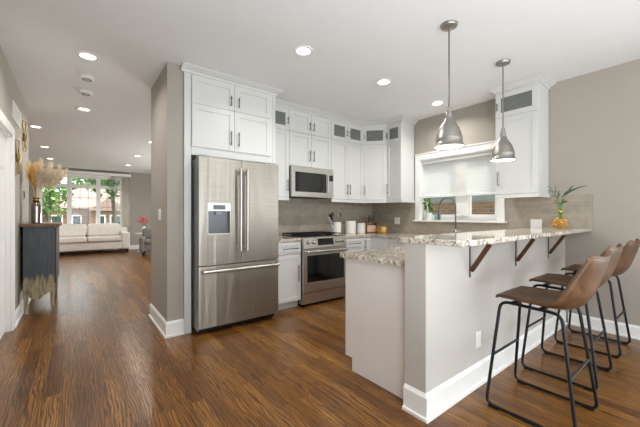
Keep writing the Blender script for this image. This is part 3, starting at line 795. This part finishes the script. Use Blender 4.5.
m._add([(.235, a.y-.001, a.z), (.515, a.y-.001, a.z), (.515, b.y-.001, b.z), (.235, b.y-.001, b.z), (.235, a.y+.004, a.z), (.515, a.y+.004, a.z), (.515, b.y+.004, b.z), (.235, b.y+.004, b.z)],
       [(0, 1, 2, 3), (4, 7, 6, 5), (0, 4, 5, 1), (1, 5, 6, 2), (2, 6, 7, 3), (3, 7, 4, 0)]); m.build('display', 'blackglass', cp, smooth=False)
wz0, wz1, wx0, wx1 = .315, .675, .06, RW-.045
m = MB(); m.box(0, RW, 0, .034, .190, wz0, .003).box(0, RW, 0, .034, wz1, .765, .003).box(0, wx0, 0, .034, wz0, wz1).box(wx1, RW, 0, .034, wz0, wz1)
od = m.build('oven_door', 'steelplain', r, ang=50)
MB().box(wx0, wx1, .003, .03, wz0, wz1).build('oven_window', 'blackglass', od)
m = MB(); m.tube([(.03, -.052, .73), (RW-.03, -.052, .73)], .0145, 14)
for x in (.055, RW-.055): m.box(x-.014, x+.014, -.046, .001, .722, .738, .003)
m.build('handle', 'steelplain', od)
MB().box(0, RW, 0, .034, .04, .180, .003).build('drawer', 'steelplain', r)

# ------------------------------------------------------------------ microwave
mw = thing('microwave', 'stainless over-the-range microwave below the white cabinets', 'microwave', (2.306, 3.572, 1.470))
MW, MH = .742, .418
MB().box(0.001, MW, .035, .395, 0, MH, .003).build('case', 'black', mw)
m = MB(); dw = .60
m.box(0, MW, 0, .034, MH-.075, MH, .003).box(0, MW, 0, .034, .0, .07, .003).box(0, .055, 0, .034, .07, MH-.075).box(dw, dw+.035, 0, .034, .07, MH-.075)
md = m.build('door', 'steelplain', mw, ang=50)
MB().box(.055, dw, .004, .03, .07, MH-.075).build('window', 'blackglass', md)
MB().tube([(dw+.018, -.028, .075), (dw+.018, -.028, MH-.08)], .011, 12).box(dw+.012, dw+.024, -.026, .001, .085, .10).box(dw+.012, dw+.024, -.026, .001, MH-.105, MH-.09).build('handle', 'steelplain', md)
MB().box(dw+.036, MW, .002, .034, .07, MH-.075, .001).build('control_panel', 'steeldark', mw)
MB().box(dw+.048, MW-.012, .0, .003, .25, .33).build('display', 'blackglass', mw)

# ------------------------------------------------------------------ things on the counter
CZ = .9155
def crock(x, y):
    t = tag(MB().lathe([(0, 0), (.070, 0), (.074, .01), (.076, .185), (.074, .19), (.069, .185), (.066, .012), (0, .012)], seg=30).build('utensil_crock', 'ceramic'),
            'white ceramic utensil crock right of the range', 'crock'); t.location = (x, y, CZ)
crock(3.215, 3.70)
ut = [(-.035, -.01, -.13, .30, 'utensil', 'spatula', 'dark slotted spatula leaning left in the white crock', 'spatula'),
      (-.02, .02, -.06, .335, 'utensil', 'ladle', 'dark round ladle standing in the white crock', 'ladle'),
      (.02, .0, .05, .31, 'greyutensil', 'serving_spoon', 'steel serving spoon leaning right in the white crock', 'spoon'),
      (.03, .02, .10, .325, 'utensil', 'wooden_spoon', 'dark spoon leaning farthest right in the white crock', 'spoon'),
      (-.04, .0, -.15, .25, 'white', 'whisk', 'white turner hanging over left rim of the crock', 'turner')]
for i, (bx, by, tx, L_, mt, nm, lb, ct) in enumerate(ut):
    if nm == 'whisk': nm = 'turner'
    t = thing(nm, lb, ct, (3.215, 3.70, CZ), 0, 'kitchen utensils in the crock')
    p0 = Vector((bx*.6, by*.6, .016)); p1 = Vector((bx*1.0+tx*.55, by*1.2, L_*.78)); p2 = p1+(p1-p0).normalized()*L_*.28
    MB().tube([p0, p1], .005, 8).build('shaft', mt, t)
    m = MB(); mid_ = (p1+p2)/2
    if nm in ('spatula', 'turner'):
        m.box(-.03, .03, -.003, .003, -.045, .045, .002); dv = (p2-p0).normalized()
        m.xf(Matrix.Translation(mid_) @ dv.to_track_quat('Z', 'Y').to_matrix().to_4x4())
    else: m.blob(mid_, .032, .014, .042)
    m.build('head', mt, t)
def canister(x, y, rr, h, label):
    t = thing('canister', label, 'canister', (x, y, CZ), 0, 'white canisters')
    MB().lathe([(0, 0), (rr-.006, 0), (rr, .006), (rr, h-.022)], seg=32).build('jar', 'ceramic', t)
    MB().lathe([(rr+.001, h-.0215), (rr+.001, h-.004), (rr-.004, h), (0, h)], seg=32).build('lid', 'ceramic', t)
canister(3.56, 3.74, .088, .205, 'large white lidded canister on the back counter')
canister(3.80, 3.74, .074, .165, 'smaller white canister beside the two-tier wooden stand')
st = thing('two_tier_stand', 'small brown two-tier wooden stand on corner counter', 'stand', (3.985, 3.70, CZ), R(-20))
MB().box(-.10, .10, -.06, .06, .165, .18, .002).build('shelf', 'boxwood', st)
MB().box(-.10, .10, -.06, .06, 0, .012, .002).build('shelf', 'boxwood', st)
for x in (-.095, .087): MB().box(x, x+.008, -.058, .058, .012, .165).build('side', 'boxwood', st)
bx = tag(MB().box(-.08, .08, -.05, .05, 0, .115, .006).build('box', 'tan'), 'tan box on the lower tier of the wooden stand', 'box'); bx.location = (3.985, 3.70, CZ+.0125); bx.rotation_euler = (0, 0, R(-20))
for i, (dx, dy, h, mt, lb) in enumerate(((-.07, .0, .07, 'boxwood', 'short copper bottle at the left of the wooden stand top'), (-.01, .01, .115, 'smoked', 'tall dark bottle in the middle on wooden stand top'), (.055, 0, .10, 'smoked', 'dark bottle at right end of the wooden stand top'))):
    a = R(-20); px_, py_ = 3.985+dx*math.cos(a)-dy*math.sin(a), 3.70+dx*math.sin(a)+dy*math.cos(a)
    t = thing('bottle', lb, 'bottle', (px_, py_, CZ+.1805), 0, 'bottles on the wooden stand')
    MB().lathe([(0, 0), (.022, 0), (.024, .005), (.024, h*.55), (.012, h*.72), (.011, h*.85)], seg=18).build('glass', mt, t)
    MB().lathe([(.0125, h*.851), (.0125, h), (0, h)], seg=14).build('cap', 'black', t)
t = tag(MB().lathe([(0, 0), (.085, 0), (.10, .012), (.104, .06), (.098, .105), (.10, .112), (.095, .112), (.094, .104), (.098, .06), (.092, .014), (0, .012)], seg=36).build('bowl', 'brassbowl'), 'hammered golden bowl in the counter corner', 'bowl')
t.location = (4.06, 3.49, CZ)

# faucet
fc = thing('kitchen_faucet', 'tall chrome gooseneck faucet in front of the kitchen window', 'faucet', (4.17, 2.27, CZ))
MB().lathe([(.028, 0), (.028, .006), (.022, .012), (.019, .06), (.017, .10)], seg=20).build('base', 'chrome', fc)
pts = [(0, 0, .10), (0, 0, .42)]+[(0, .125+.125*math.cos(R(a)), .42+.125*math.sin(R(a))) for a in range(165, -1, -15)]+[(0, .25, .36)]
MB().tube(pts, .0095, 12).build('neck', 'steelbar', fc)
MB().lathe([(.017, 0), (.019, .02), (.017, .11), (.012, .13)], (0, .25, .23), 18).build('spray_head', 'steelbar', fc)
MB().tube([(0, -.018, .07), (0, -.06, .085), (-.02, -.10, .10)], .007, 8).build('lever', 'chrome', fc)

# sill plant and box
t = tag(MB().lathe([(0, 0), (.040, 0), (.05, .10), (.052, .11), (.047, .11), (.040, .02), (0, .02)], seg=26).build('plant_pot', 'ceramic'), 'white pot on the window sill', 'pot')
PPX, PPY = XR-.005, 2.80
t.location = (PPX, PPY, WZ0+.0005)
pl = thing('leafy_herb', 'bright green leafy herb growing in the white sill pot', 'plant', (PPX, PPY, WZ0+.0005))
rnd = random.Random(5); sm, lm = MB(), MB()
for i in range(16):
    a = rnd.uniform(0, 6.28); rr_ = rnd.uniform(.02, .085); z = rnd.uniform(.17, .33)
    tip = Vector((-.02+rr_*.55*math.cos(a), rr_*math.sin(a), z))
    sm.tube([(rnd.uniform(-.015, .015), rnd.uniform(-.015, .015), .021), (tip.x*.5, tip.y*.5, z*.7), tip], .0022, 5)
    for k in range(5):
        a2 = rnd.uniform(0, 6.28); q = tip+Vector((.042*math.cos(a2)*.7, .042*math.sin(a2), rnd.uniform(-.02, .03)))
        if q.x > .05: q.x = .05
        lm.leaf(tip+Vector((0, 0, rnd.uniform(-.03, 0))), q, .025, .006, 4)
sm.build('stems', 'stem', pl); lm.build('leaves', 'leaf', pl, thick=.0006)
t = tag(MB().box(-.02, .02, -.04, .04, 0, .09, .004).build('small_box', 'teal'), 'small teal box on the window sill beside the herb pot', 'box'); t.location = (XR+.015, 2.66, WZ0+.0005)

# outlets and switches
def plate(name, label, loc, rz, w, h, kind, cat):
    t = thing(name, label, cat, loc, rz)
    MB().box(-w/2, w/2, -.006, -.0002, -h/2, h/2, .002).build('cover_plate', 'white', t)
    n = max(1, round(w/.06)) if w > .09 else 1
    for i in range(n):
        x = (i-(n-1)/2)*.046
        MB().box(x-.016, x+.016, -.009, -.006, -.033, .033, .0015).build('socket' if kind else 'rocker', 'trim', t)
plate('wall_outlet', 'white outlet plate on backsplash between corner cabinet and window', (XR-.009, 3.40, 1.12), R(-90), .115, .115, 1, 'outlet')
plate('wall_outlet', 'white double outlet plate on backsplash above the bar', (XR-.009, 1.353, 1.105), R(-90), .115, .118, 1, 'outlet')
plate('wall_outlet', 'white outlet low on bar half wall behind first stool', (2.284, PY0, .32), 0, .072, .115, 1, 'outlet')
plate('light_switch', 'white light switch on the taupe end wall', (.716, 3.72, 1.222), R(-90), .12, .118, 0, 'switch')
# the partition's face looks to -X
plate('thermostat', 'small dark square control on hallway wall above the console', (XL, 5.62, 1.48), R(90), .085, .10, 0, 'thermostat')
for o in [o for o in bpy.data.objects if o.name.startswith('thermostat')]:
    for ch in o.children: ch.data.materials[0] = M['black']; ch.name = 'faceplate' if ch.name.startswith('cover') else ch.name
# vent
v = thing('air_vent', 'white louvred return air vent high on hallway wall', 'vent', (XL, 4.97, 2.355), R(90))
VW, VH = .60, .20
MB().box(-VW/2, VW/2, -.010, -.0002, -VH/2, -VH/2+.02, .002).box(-VW/2, VW/2, -.010, -.0002, VH/2-.02, VH/2, .002).box(-VW/2, -VW/2+.02, -.010, -.0002, -VH/2+.02, VH/2-.02).box(VW/2-.02, VW/2, -.010, -.0002, -VH/2+.02, VH/2-.02).build('frame', 'white', v)
m = MB()
for i in range(11):
    z = -VH/2+.028+i*.0145; m.box(-VW/2+.02, VW/2-.02, -.008, -.001, z-.0045, z+.0045)
m.build('louvres', 'white', v, smooth=False)

# ------------------------------------------------------------------ pendants
def pendant():
    t = thing('pendant_lamp', 'x', 'pendant lamp', (0, 0, H), 0, 'pendant lamps over the bar')
    MB().lathe([(.066, 0), (.066, -.008), (.060, -.020), (.030, -.026), (.010, -.030), (0, -.030)], seg=32).build('canopy', 'nickel', t)
    MB().tube([(0, 0, -.028), (0, 0, -.66)], .0062, 12).build('rod', 'pull', t)
    MB().lathe([(.009, -.655), (.018, -.662), (.020, -.70), (.024, -.705), (.027, -.712), (.027, -.745)], seg=24).build('socket_cup', 'nickel', t)
    pr = [(.024, -.742), (.034, -.752), (.038, -.775), (.058, -.800), (.078, -.835), (.092, -.875), (.0995, -.915), (.101, -.918), (.101, -.924), (.100, -.927), (.102, -.950), (.108, -.965), (.120, -.978), (.120, -.983)]
    inn = [(.117, -.983), (.105, -.967), (.099, -.950), (.096, -.915), (.074, -.835), (.054, -.80), (.022, -.746)]
    MB().lathe(pr+inn, seg=44, cap=False).build('shade', 'nickel', t, ang=50)
    MB().lathe([(.113, -.978), (.112, -.974)], seg=36).build('diffuser', 'lampsoft', t)
    return t
p = pendant(); p.location = (2.36, 1.34, H); p['label'] = 'larger looking brushed nickel pendant lamp in front, nearer the viewer'
p2 = dup(p, (3.36, 1.335, H), 0, 'brushed nickel pendant lamp in front of the right wall cabinet')
for q in (p, p2):
    l = bpy.data.lights.new('lamp', 'AREA'); l.shape = 'DISK'; l.size = .19; l.energy = 2.6; l.color = (1, .95, .88); l.spread = R(140)
    o = bpy.data.objects.new('lamp', l); COL.objects.link(o); o.parent = q; o.location = (0, 0, -.985)

# ------------------------------------------------------------------ bamboo
BX, BY, BZ = 3.95, 1.02, 1.0755
t = tag(MB().lathe([(0, 0), (.045, 0), (.066, .015), (.078, .05), (.074, .085), (.058, .112), (.055, .122), (.059, .128), (.056, .128), (.052, .121), (.055, .110), (.071, .085), (.075, .05), (.064, .018), (0, .005)], seg=36).build('glass_vase', 'vaseglass'),
        'round clear glass vase of amber pebbles on the bar', 'vase'); t.location = (BX, BY, BZ)
m = MB(); rnd = random.Random(3)
for i in range(210):
    z = rnd.uniform(.016, .098); mr = .067 if .03 < z < .088 else .054
    a = rnd.uniform(0, 6.28); q = mr*math.sqrt(rnd.uniform(.1, 1))*.94; s_ = rnd.uniform(.007, .011)
    m.blob((q*math.cos(a), q*math.sin(a), z), s_, s_*.9, s_*.75, 7, 5)
t = tag(m.build('vase_pebbles', 'pebble_o'), 'amber pebbles filling the round glass vase', 'pebbles', kind='stuff'); t.location = (BX, BY, BZ)
bb = thing('lucky_bamboo', 'lucky bamboo with long narrow leaves in the glass vase', 'plant', (BX, BY, BZ))
for (x, y, hh) in ((-.010, .004, .215), (.011, .006, .20), (0, -.012, .19)):
    pr = []; z = .03
    m = MB()
    n = 6
    for i in range(n): pr += [(.0085, .04+(hh-.04)*i/n), (.0078, .04+(hh-.04)*(i+.1)/n), (.0078, .04+(hh-.04)*(i+.9)/n)]
    pr += [(.0085, hh)]
    m.lathe(pr, (x, y, 0), 10).build('stalk', 'stem', bb)
m = MB(); m.lathe([(.022, .165), (.024, .168), (.024, .182), (.022, .185)], seg=20, cap=False).build('gold_ribbon', 'gold', bb, thick=.002)
lm = MB(); sm = MB(); rv = Vector((.788, -.616, 0)); fv = Vector((.616, .788, 0))
def P3(r_, z, f_=0): return rv*r_+fv*f_+Vector((0, 0, z))
shoots = [((-.03, .30), [((-.10, .43), .0), ((-.075, .36), .02), ((.0, .41), .01), ((-.02, .37), -.03)]),
          ((.02, .33), [((.13, .42), 0), ((.10, .36), .03), ((-.05, .40), .02), ((.06, .39), -.03)]),
          ((.06, .36), [((.285, .455), 0), ((.19, .425), .04), ((.13, .455), -.02)]),
          ((-.05, .36), [((-.135, .45), 0), ((-.06, .46), -.02), ((-.11, .40), .03)]),
          ((.0, .25), [((.075, .31), .03), ((-.07, .30), .0), ((.05, .29), -.04), ((-.05, .27), .04), ((.03, .30), .05), ((.09, .28), 0)])]
for (r0, z0), lv in shoots:
    base_ = P3(r0*.15, .18); top = P3(r0, z0)
    sm.tube([base_, base_*.5+top*.5+Vector((0, 0, .01)), top], .003, 6)
    for (r1, z1), f1 in lv: lm.leaf(top-Vector((0, 0, .01)), P3(r1, z1-.01, f1), .0072, .018, 7, side=Vector((-.2, .3, .9)))
sm.build('shoots', 'stem', bb); lm.build('leaves', 'bambooleaf', bb, thick=.0008)

# ------------------------------------------------------------------ bar stools (local +y faces the bar)
def stool(loc, label):
    t = thing('bar_stool', label, 'bar stool', loc, 0, 'brown leather bar stools')
    edge = [(.190, .690, .170), (.178, .702, .185), (.10, .705, .200), (0, .703, .21), (-.08, .706, .215), (-.135, .722, .217),
            (-.165, .765, .216), (-.20, .84, .212), (-.24, .92, .205), (-.268, .972, .198), (-.282, .994, .172)]
    cent = [(.205, .682), (.195, .700), (.10, .698), (0, .682), (-.10, .666), (-.172, .672), (-.225, .715), (-.262, .80), (-.288, .89), (-.305, .955), (-.31, .98)]
    prof = edge
    nv = 12; vs = []; fs = []
    for (ey, ez, wd), (cy, cz) in zip(edge, cent):
        for k in range(nv+1):
            v_ = -1+2*k/nv; q = abs(v_)**2.3
            vs.append((wd*v_, cy+(ey-cy)*q, cz+(ez-cz)*q))
    for i in range(len(prof)-1):
        for k in range(nv): fs.append((i*(nv+1)+k, i*(nv+1)+k+1, (i+1)*(nv+1)+k+1, (i+1)*(nv+1)+k))
    m = MB(); m._add(vs, fs); se = m.build('seat', 'leather', t, ang=80)
    md = se.modifiers.new('thick', 'SOLIDIFY'); md.thickness = .020; md.offset = 0
    md = se.modifiers.new('smooth', 'SUBSURF'); md.levels = 1; md.render_levels = 2
    # stitched rim following the shell edge
    rim = [Vector(vs[i*(nv+1)]) for i in range(len(prof))]+[Vector(vs[(len(prof)-1)*(nv+1)+k]) for k in range(1, nv)]+[Vector(vs[i*(nv+1)+nv]) for i in range(len(prof)-1, -1, -1)]
    MB().tube(rim, .0095, 8).build('piping', 'leather', se)
    for s_ in (-1, 1):
        tx, bx_ = s_*.165, s_*.228
        def lerp(a, b, u): return (a[0]+(b[0]-a[0])*u, a[1]+(b[1]-a[1])*u, a[2]+(b[2]-a[2])*u)
        C = [(tx, .170, .665), (bx_, .232, .012), (bx_, -.232, .012), (tx, -.150, .655)]
        pts = []
        for i in range(4):
            a, b, c_ = C[i-1], C[i], C[(i+1) % 4]
            la = math.dist(a, b); lc = math.dist(b, c_); rr_ = .05
            p0 = lerp(b, a, rr_/la); p2 = lerp(b, c_, rr_/lc)
            for u in (0, .25, .5, .75, 1):
                pts.append(tuple((1-u)**2*p0[j]+2*u*(1-u)*b[j]+u*u*p2[j] for j in range(3)))
        MB().tube(pts, .0095, 10, closed=True).build('leg_frame', 'black', t)
        for y in (.185, -.185): MB().box(bx_-.011, bx_+.011, y-.03, y+.03, .0, .016, .004).build('foot_pad', 'black', t)
    # footrests: on the slanted legs at z .30
    u = (.665-.32)/(.665-.012); 
    xa = .165+(.228-.165)*u; ya = .170+(.232-.170)*u; yb = -.150+(-.232+.150)*u
    MB().tube([(-xa, ya, .32), (xa, ya, .32)], .008, 8).build('footrest', 'black', t)
    MB().tube([(-xa, yb, .32), (xa, yb, .32)], .008, 8).build('footrest', 'black', t)
    MB().box(-.165, .165, .08, .11, .662, .674, .003).box(-.165, .165, -.06, -.03, .650, .662, .003).build('seat_support', 'black', t)
    return t
s1 = stool((2.305, .695, 0), 'brown leather bar stool nearest the viewer, at the bar end')
dup(s1, (3.03, .745, 0), 0, 'brown leather bar stool in the middle of three')
dup(s1, (3.84, .745, 0), 0, 'brown leather bar stool farthest back, nearest the right wall')

# ------------------------------------------------------------------ hallway console
cn = thing('console_cabinet', 'charcoal console cabinet with gold dipped feet against left wall', 'console', (-.505, 5.20, 0))
D_, LN, ZTP = .30, .95, 1.09
pb = [(0, .30), (.0, 1.07), (.295, 1.07), (.295, .30), (.27, .26), (.22, .235), (.15, .17), (.08, .18), (.03, .25)]
MB().prism(pb, 'y', 0, .02).build('side_panel', 'console', cn, smooth=False)
MB().prism(pb, 'y', LN-.02, LN).build('side_panel', 'console', cn, smooth=False)
MB().box(0, .293, .02, LN-.02, .30, 1.07).build('body', 'console', cn, smooth=False)
for a in (.04, LN/2+.005): MB().box(.2935, .31, a, a+LN/2-.045, .34, 1.05, .003).build('door', 'darkwood', cn)
tp = MB().box(-.02, .345, -.03, LN+.03, 1.071, 1.108, .006).build('top', 'boxwood', cn)
for x in (.0, .245):
    for y in (.0, LN-.05):
        m = MB(); m.prism([(x, .32), (x+.05, .32), (x+.042, .0), (x+.008, .0)], 'y', y+.001, y+.049); m.build('leg', 'console', cn, smooth=False)
TZ = 1.1085
t = thing('bottle_vase', 'mirrored silver bottle vase with dark neck on the console', 'vase', (-.40, 5.42, TZ))
MB().lathe([(0, 0), (.050, 0), (.054, .010), (.056, .21), (.050, .245), (.036, .268)], seg=32).build('body', 'mirror', t)
MB().lathe([(.036, .2685), (.034, .285), (.036, .33), (.031, .33), (.028, .285), (.0, .27)], seg=28).build('neck', 'darkwood', t)
MB().lathe([(.0355, .294), (.038, .298), (.038, .312), (.0365, .316)], seg=28, cap=False).build('gold_band', 'gold', t, thick=.001)
rnd = random.Random(11)
def plume(tip, width, mat, label, z0=.30):
    t = thing('pampas_plume' if mat == 'pampas' else 'dried_palm_leaf', label, 'dried plant', (-.40, 5.42, TZ), 0, 'dried plumes in the mirrored vase')
    tip = Vector(tip); b = Vector((tip.x*.05, tip.y*.05, .275)); mid_ = Vector((tip.x*.3, tip.y*.3, .34+.10*tip.z))
    def at(u): return b*(1-u)**2+mid_*2*u*(1-u)+tip*u*u
    MB().tube([at(u/6) for u in range(7)], .003, 5).build('stem', mat, t)
    m = MB()
    if mat == 'pampas':
        for i in range(330):
            u = rnd.uniform(.45, 1.0); p_ = at(u); a = rnd.uniform(0, 6.28); ww = width*math.sin(math.pi*min(1, (u-.40)/.62))*rnd.uniform(.5, 1)+.008
            dd = Vector((math.cos(a)*ww, math.sin(a)*ww, .05+rnd.uniform(0, .04)))
            q = p_+dd
            if q.x < -.125: q.x = -.125
            m.leaf(p_, q, .0042, 0, 2)
        m.build('plume', mat, t)
    else:
        for i in range(22):
            u = .5+.5*i/21; p_ = at(u)
            for s_ in (-1, 1):
                q = p_+Vector((s_*width*.45, -s_*width*.2, .06))*math.sin(math.pi*min(1, (u-.42)/.62))+Vector((0, 0, .035))
                if q.x < -.125: q.x = -.125
                m.leaf(p_, q, .010, 0, 3)
        m.build('blade', mat, t)
for tip, wd, mt, lb in (((-.05, -.10, .70), .13, 'goldleaf', 'broad golden dried palm leaf at left of the vase'),
                        ((.00, .02, .76), .12, 'goldleaf', 'tall golden dried palm leaf in the middle of vase'),
                        ((-.08, .06, .76), .10, 'pampas', 'cream pampas plume rising against hallway wall'),
                        ((.05, -.06, .78), .11, 'pampas', 'tallest cream pampas plume over the vase'),
                        ((.15, .02, .76), .11, 'pampas', 'cream pampas plume leaning slightly right'),
                        ((.24, .0, .72), .12, 'pampas', 'cream pampas plume leaning right over the window'),
                        ((.31, .04, .68), .12, 'pampas', 'cream pampas plume leaning farthest right'),
                        ((.10, .1, .64), .12, 'pampas', 'short cream pampas plume at the vase back')):
    plume(tip, wd, mt, lb)
# gold wall ornaments
def ornament(y, z, label):
    t = thing('wall_ornament', label, 'wall ornament', (XL, y, z), 0, 'gold wall ornaments')
    for k, (dy, dz, a, b) in enumerate(((-.03, .07, .055, .13), (.04, -.06, .05, .12))):
        pts = [(.02+.012*math.sin(2*q), dy+a*math.cos(q), dz+b*math.sin(q)) for q in [2*math.pi*i/28 for i in range(28)]]
        MB().tube(pts, .007, 8, closed=True).build('ring', 'palegold', t)
    MB().leaf((.012, -.02, -.18), (.03, .02, .20), .035, .0, 8, side=Vector((0, 1, .1))).build('blade', 'palegold', t, thick=.003)
    MB().tube([(0.0005, 0, 0), (.02, 0, 0)], .006, 6).build('mount', 'gold', t)
ornament(5.50, 2.22, 'gold looped wall ornament, upper one near the ceiling')
ornament(4.90, 1.87, 'gold looped wall ornament, lower one beside the door casing')

# ------------------------------------------------------------------ living room
so = thing('sofa', 'cream sofa with loose cushions below the living room window', 'sofa', (.28, 12.1, 0))
MB().box(-1.15, 1.14, .02, .80, .12, .36, .02).build('base', 'sofa', so)
MB().box(-1.15, 1.14, .62, .84, .36, .80, .05, 3).build('back', 'sofa', so)
for x in (-1.16, .91): MB().box(x, x+.24, .0, .84, .10, .66, .05, 4).build('arm', 'sofa', so)
for x in (-.91, .005): MB().box(x, x+.905, -.02, .62, .365, .54, .05, 4).build('seat_cushion', 'sofa', so)
for x, sd in ((-.90, 1), (.01, 2)):
    m = MB(); m.box(x, x+.89, .40, .61, .545, .93, .07, 4)
    for v_ in m.bm.verts:
        u = (v_.co.x-x)/.89; v_.co.z += .02*math.sin(u*6+sd)*(v_.co.z > .7)
    m.build('back_cushion', 'sofa', so)
for x in (-1.08, 1.07):
    for y in (.06, .76): MB().box(x-.035, x+.035, y-.035, y+.035, 0, .10).build('leg', 'darkwood', so)
st = thing('side_table', 'small round white side table beside the sofa', 'side table', (1.80, 11.95, 0))
MB().lathe([(0, .60), (.245, .60), (.25, .61), (.245, .625), (0, .625)], seg=32).build('top', 'white', st)
MB().tube([(0, 0, .02), (0, 0, .60)], .02, 12).build('leg', 'white', st)
MB().lathe([(.16, 0), (.16, .012), (.03, .025), (0, .025)], seg=28).build('base', 'white', st)
t = tag(MB().lathe([(0, 0), (.045, 0), (.05, .01), (.045, .15), (.05, .22), (.045, .22), (.04, .15), (0, .01)], seg=22).build('flower_vase', 'ceramic'), 'white vase on the round side table', 'vase'); t.location = (1.80, 11.95, .6255)
rnd = random.Random(2)
for i, (dx, dz, where) in enumerate(((-.09, .42, 'leaning left'), (-.03, .52, 'tallest, near the middle'), (.04, .47, 'right of the middle'), (.10, .40, 'leaning right'), (0, .36, 'lowest, in front'))):
    t = thing('pink_flower', 'pink flower stem in the white side table vase, '+where, 'flower', (1.80, 11.95, .6255), 0, 'pink flowers in the living room vase')
    MB().tube([(dx*.05, 0, .02), (dx*.6, -.01, dz*.6), (dx, -.02*(i == 4), dz)], .004, 5).build('stalk', 'stem', t)
    m = MB()
    for k in range(9): m.blob((dx+rnd.gauss(0, .03), rnd.gauss(0, .03)-.05*(i == 4), dz+rnd.gauss(0, .035)), .026, .026, .022, 7, 5)
    m.build('blossom', 'pink', t)
ac = thing('armchair', 'grey upholstered armchair partly behind the end wall', 'armchair', (1.95, 10.9, 0), R(-12))
MB().box(-.36, .36, -.34, .34, .12, .34, .04, 3).build('base', 'armchair', ac)
MB().box(-.26, .26, -.36, .20, .345, .47, .05, 4).build('seat_cushion', 'armchair', ac)
for x in (-.40, .26): MB().box(x, x+.14, -.36, .36, .10, .56, .05, 4).build('arm', 'armchair', ac)
MB().box(-.36, .36, .22, .40, .34, .80, .06, 4).build('backrest', 'armchair', ac)
for x in (-.3, .3):
    for y in (-.28, .28): MB().box(x-.025, x+.025, y-.025, y+.025, 0, .12).build('leg', 'darkwood', ac)
# valance and drapes
va = tag(MB().box(-1.15, 1.54, YF-.17, YF-.022, 2.565, 2.66, .004).build('window_valance', 'trim'), 'white valance box above the living room window', 'valance')
m = MB()
def drape(x0, x1, y, z0, z1, n, amp):
    m = MB(); vs = []; fs = []; N = n*8
    for i in range(N+1):
        x = x0+(x1-x0)*i/N; yy = y+amp*math.sin(2*math.pi*n*i/N)
        vs += [(x, yy, z0), (x, yy, z1)]
    for i in range(N): fs.append((2*i, 2*i+2, 2*i+3, 2*i+1))
    m._add(vs, fs); return m
tag(drape(1.30, 1.51, YF-.04, .16, 2.564, 4, .014).build('curtain', 'curtain', thick=.004, ang=80), 'beige drape hanging at the right end of living room window', 'curtain')
vb = thing('vertical_blind', 'stacked white vertical blind slats beside the beige drape', 'blind', (1.17, YF-.115, 0))
for i in range(7):
    x = -.10+i*.032; MB().box(x, x+.003, -.03, .03, .97, 2.563).xf(Matrix.Translation((0, 0, 0))).build('slat', 'slat', vb)
